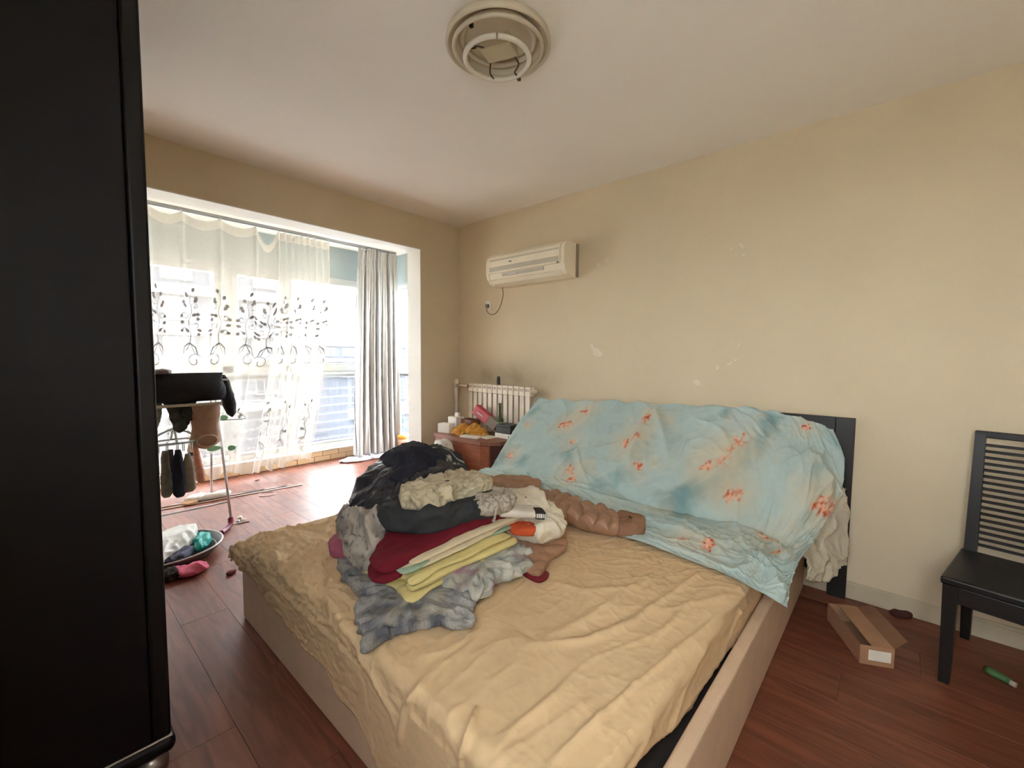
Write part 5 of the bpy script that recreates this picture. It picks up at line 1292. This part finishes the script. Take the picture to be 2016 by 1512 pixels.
v_, f_ = slab([(.42, 3.80), (.56, 3.80), (.66, 3.84), (.64, 3.88), (.5, 3.88), (.42, 3.86)], .0, .05, ns=70, nr=18, amp=.02, freq=12, seed=87)
finish(mk('pale_blue_cloth', v_, f_, fabric('pale_blue_cotton', sl(160, 184, 206)), smooth=True), 'pale blue cloth on the floor behind the basin', 'cloth')
v_, f_ = slab([(.50, 3.14), (.56, 3.085), (.63, 3.08), (.685, 3.13), (.66, 3.165), (.58, 3.15), (.53, 3.17)], .0, .055, ns=90, nr=24, amp=.025, freq=15, seed=89)
finish(mk('pink_cloth', v_, f_, fabric('pink_cotton', sl(226, 118, 148), transl=.15), smooth=True), 'crumpled pink cloth on the floor in front of the basin', 'cloth')
v_, f_ = slab([(.43, 3.16), (.48, 3.10), (.53, 3.10), (.535, 3.17), (.48, 3.20)], .0, .06, ns=70, nr=20, amp=.02, freq=20, seed=91)
finish(mk('dark_sock_ball', v_, f_, fabric('dark_fuzzy_knit', sl(58, 48, 46), var=.3), smooth=True), 'dark fuzzy sock bundle left of the pink cloth', 'sock')
v_, f_ = slab([(.735, 2.95), (.745, 2.932), (.785, 2.948), (.79, 2.966), (.755, 2.972)], .0, .022, ns=40, nr=12, ex=.4, amp=.003, freq=30, seed=93)
finish(mk('brown_scrap', v_, f_, fabric('brown_red_scrap', sl(110, 60, 62)), smooth=True), 'small brown scrap alone on the floor left of the bed', 'scrap')
# hair clip near the rack foot
hc = thing('hair_clip', (1.06, 3.82, 0), 'white and grey hair clip on the floor right of the plum rack foot', 'hair clip')
for i, (x, y, z, r_) in enumerate([(1.07, 3.86, .02, .022), (1.05, 3.83, .012, .013), (1.09, 3.82, .012, .013)]):
    MB().lathe([(.001, -r_), (r_ * .7, -r_ * .7), (r_, 0), (r_ * .7, r_ * .7), (.001, r_)], (x, y, max(z, r_)), 14).build('bead', M_WHITE if i % 2 == 0 else M_STEEL, hc, smooth=True)
MB().tube(catmull([(.985, 3.83, .005), (1.02, 3.80, .008), (1.07, 3.80, .008), (1.115, 3.79, .005)], np.linspace(0, 3, 14)), .005, 6).build('clip_arm', M_STEEL, hc, smooth=True)
# long sticks on the floor
o = MB().tube([(.45, 4.63, .006), (1.81, 4.482, .006)], .006, 8).build('thin_pole', mat('pale_pole', sl(196, 180, 170), .5, var=.1), smooth=True); finish(o, 'thin pale pole lying on the floor behind the drying rack', 'pole')
pk = thing('taped_pole', (1.2, 4.60, 0), 'pole with dark tape and plastic wrapping lying nearest the window', 'pole')
MB().tube([(.45, 4.71, .007), (1.72, 4.545, .007)], .0065, 8).build('pole_rod', mat('pale_pole_two', sl(186, 172, 166), .5, var=.1), pk, smooth=True)
for x0, x1, w_ in ((1.30, 1.50, .03), (1.60, 1.70, .014)):
    y0 = 4.71 - (x0 - .45) / 1.27 * .165; y1 = 4.71 - (x1 - .45) / 1.27 * .165
    mb = MB(); mb.add([(x0, y0, .015), ((x0 + x1) / 2, (y0 + y1) / 2 + w_, .012), (x1, y1, .015), ((x0 + x1) / 2, (y0 + y1) / 2 - w_, .003), (x0, y0, .004), (x1, y1, .004)], [(0, 1, 2), (0, 2, 3), (4, 3, 2, 5), (0, 4, 5, 2, 1)]); mb.build('dark_tape', mat('dark_tape', sl(84, 70, 68), .6, var=.1), pk)
v_, f_ = slab([(.86, 4.66), (.93, 4.60), (1.05, 4.58), (1.18, 4.57), (1.2, 4.63), (1.06, 4.66), (.96, 4.70)], .014, .05, ns=90, nr=22, amp=.02, freq=12, seed=95)
finish(mk('clear_sleeve', v_, f_, M_POLY, smooth=True), 'crumpled white plastic sleeve over the poles on the floor', 'plastic sleeve')
v_, f_ = slab([(.84, 4.60), (.88, 4.56), (.95, 4.59), (.95, 4.64), (.89, 4.65)], .0, .03, ns=50, nr=14, amp=.01, freq=16, seed=96)
finish(mk('tan_scrap', v_, f_, fabric('tan_paper', sl(176, 138, 104)), smooth=True), 'crumpled tan paper at the end of the plastic sleeve', 'paper')
def loop(label, c, rx, ry, rot, m, r_=.0035):
    a_ = np.linspace(0, 1.75 * math.pi, 40); P_ = np.stack([c[0] + rx * np.cos(a_) * math.cos(rot) - ry * np.sin(a_) * math.sin(rot), c[1] + rx * np.cos(a_) * math.sin(rot) + ry * np.sin(a_) * math.cos(rot), np.full(40, r_)], 1)
    finish(MB().tube(P_, r_, 6).build('cord_loop', m, smooth=True), label, 'cord')
loop('thin pinkish cord loop on the floor in front of the window', (1.46, 4.42), .07, .07, .3, mat('pinkish_cord', sl(186, 160, 156), .5, var=.05))
loop('thin cream cord loop on the floor beside the black clothes', (2.60, 4.28), .12, .10, 2.2, mat('cream_cord', sl(216, 200, 184), .5, var=.05), .004)
v_, f_ = slab([(1.53, 4.98), (1.56, 4.97), (1.58, 5.0), (1.55, 5.01)], 0, .008, ns=24, nr=8, amp=.001, seed=97)
finish(mk('floor_crumb', v_, f_, fabric('crumb', sl(120, 80, 66)), smooth=True), 'tiny brown crumb on the floor before the tiled kerb', 'crumb')
# cloth under the striped curtain
def c_pud(v): return mixc([212, 212, 222], [150, 156, 182], np.clip(wrinkle(v, 16, 8) - .6, 0, 1))
v_, f_ = slab([(2.50, 5.06), (2.58, 4.98), (2.72, 4.93), (2.86, 4.95), (3.0, 4.92), (3.12, 4.96), (3.1, 5.05), (2.9, 5.1), (2.7, 5.12), (2.55, 5.14)], .0, .035, ns=150, nr=30, amp=.025, freq=13, seed=99)
garment('floor_cloth', 'pale blue and white cloth crumpled on the floor under the striped curtain', 'cloth', [(v_, f_)], fabric('pale_floor_cloth', vcol=True), c_pud)
# orange jar
jr = thing('orange_jar', (3.265, 4.865, 0), 'tall clear jar with an orange lid beside the striped curtain', 'jar')
JC = (3.265, 4.865, 0)
MB().lathe([(.05, 0), (.058, .006), (.062, .2), (.060, .225), (.05, .23)], JC, 20).build('jar_body', mat('clear_jar', sl(226, 200, 170), .2, var=.15, vscale=20, alpha=.6), jr, smooth=True)
MB().lathe([(.04, .01), (.05, .012), (.053, .16), (.04, .165)], JC, 16).build('contents', mat('orange_red_contents', sl(226, 120, 84), .7, var=.35, vscale=30), jr, smooth=True)
MB().lathe([(.062, .228), (.068, .232), (.068, .262), (.055, .275), (.02, .278)], JC, 20).build('jar_lid', mat('orange_lid', sl(240, 166, 60), .4, var=.04), jr, smooth=True)
v_, f_ = slab([(3.29, 4.60), (3.34, 4.58), (3.375, 4.62), (3.37, 4.68), (3.31, 4.69)], 0, .24, ns=50, nr=24, ex=.4, ez=.5, amp=.01, freq=12, seed=101)
finish(mk('lilac_bag', v_, f_, mat('lilac_plastic', sl(196, 190, 214), .4, var=.1, transl=.2), smooth=True), 'lilac white plastic bag standing right of the orange jar', 'bag')
# white stand with a small head
wp = thing('white_stand', (3.31, 4.80, 0), 'thin white pole stand with a small flat head beside the opening jamb', 'stand')
MB().tube([(3.33, 4.76, .014), (3.318, 4.75, .75), (3.325, 4.74, 1.60)], .011, 10).build('pole', M_PVC, wp, smooth=True)
MB().lathe([(.05, 0), (.05, .012), (.02, .02), (.012, .05)], (3.33, 4.76, 0), 20).build('base', M_PVC, wp, smooth=True)
for z in (.52, .82): MB().lathe([(.014, 0), (.019, .01), (.019, .025), (.014, .035)], (3.32, 4.752, z), 12).build('collar', M_PVC, wp, smooth=True)
hd = leafshape((0, 0), 0.0, .13, .028)
mk('head', np.concatenate([[(3.325 - .10 + p_[0] * .9, 4.735, 1.40 + p_[1] + p_[0] * .45) for p_ in hd], [(3.325 - .10 + p_[0] * .9, 4.75, 1.40 + p_[1] + p_[0] * .45) for p_ in hd]]), [tuple(range(12)), tuple(range(23, 11, -1))] + [(i, (i + 1) % 12, 12 + (i + 1) % 12, 12 + i) for i in range(12)], M_PVC, wp)
# white carrier bag leaning on the nightstand
v_, f_ = slab([(2.27, 2.74), (2.31, 2.62), (2.40, 2.64), (2.425, 2.85), (2.42, 3.06), (2.35, 3.10), (2.29, 2.95)], 0, .60, ns=140, nr=50, ex=.45, ez=.75, amp=.035, freq=8, seed=103, top=hump(2.36, 2.92, .3, .2, .55))
def c_bag(v): return mixc([224, 222, 216], [120, 120, 120], np.clip((ridged(v * 9, 2, 3) - 1.05) * 3, 0, .5))
garment('carrier_bag', 'white plastic carrier bag leaning on the front of the nightstand', 'bag', [(v_, f_)], mat('white_carrier_plastic', (1, 1, 1), .35, var=.03, vcol=True, transl=.25), c_bag)
# carton on the floor right of the bed
cb = thing('cardboard_carton', (2.54, .075, 0), 'open brown cardboard carton with a white label on the floor by the bed', 'box')
M_CARD = mat('brown_cardboard', sl(168, 128, 98), .85, var=.08, vscale=10, bump=.05, bscale=90)
ba = math.radians(26)
def cbf(p): return (2.55 + p[0] * math.cos(ba) - p[1] * math.sin(ba), .085 + p[0] * math.sin(ba) + p[1] * math.cos(ba), p[2])
LX, WX = .165, .062
MB().box(-LX, LX, -WX, WX, 0, .003, M=cbf).build('bottom', M_CARD, cb)
for sgn in (-1, 1): MB().box(-LX, LX, sgn * WX - .0015, sgn * WX + .0015, .0, .085, M=cbf).build('side', M_CARD, cb)
for sgn in (-1, 1): MB().box(sgn * LX - .0015, sgn * LX + .0015, -WX, WX, .0, .085, M=cbf).build('end', M_CARD, cb)
MB().add([cbf(p) for p in [(-LX, -WX, .085), (LX, -WX, .085), (LX - .02, -WX - .055, .118), (-LX + .02, -WX - .055, .118)]], [(0, 1, 2, 3), (3, 2, 1, 0)]).build('flap', M_CARD, cb)
MB().box(-LX, LX, -WX + .002, WX * .35, .0855, .088, M=cbf).build('flap', M_CARD, cb)
MB().box(-LX - .003, -LX - .0016, -WX + .012, WX - .03, .022, .068, M=cbf).build('label_sticker', M_PAPER, cb)
# green bottle under the chair
gb = thing('crushed_bottle', (2.64, -.38, 0), 'small crushed green plastic bottle on the floor beside the chair', 'bottle')
MB().tube([(2.665, -.335, .016), (2.655, -.35, .018), (2.64, -.375, .015), (2.627, -.40, .014)], [.012, .017, .016, .013], 12).build('bottle_body', mat('green_plastic', sl(74, 116, 66), .4, var=.3, vscale=30, alpha=.85), gb, smooth=True)
MB().tube([(2.627, -.40, .012), (2.618, -.415, .012)], .011, 12).build('bottle_cap', mat('milky_cap', sl(190, 176, 160), .5, var=.05), gb, smooth=True)
v_, f_ = slab([(2.94, -.02), (2.97, -.06), (2.985, -.10), (2.955, -.11), (2.925, -.06)], 0, .03, ns=40, nr=14, amp=.008, freq=18, seed=107)
finish(mk('dark_rag', v_, f_, fabric('dark_rag_cloth', sl(74, 40, 36)), smooth=True), 'small dark red rag against the baseboard behind the chair', 'rag')
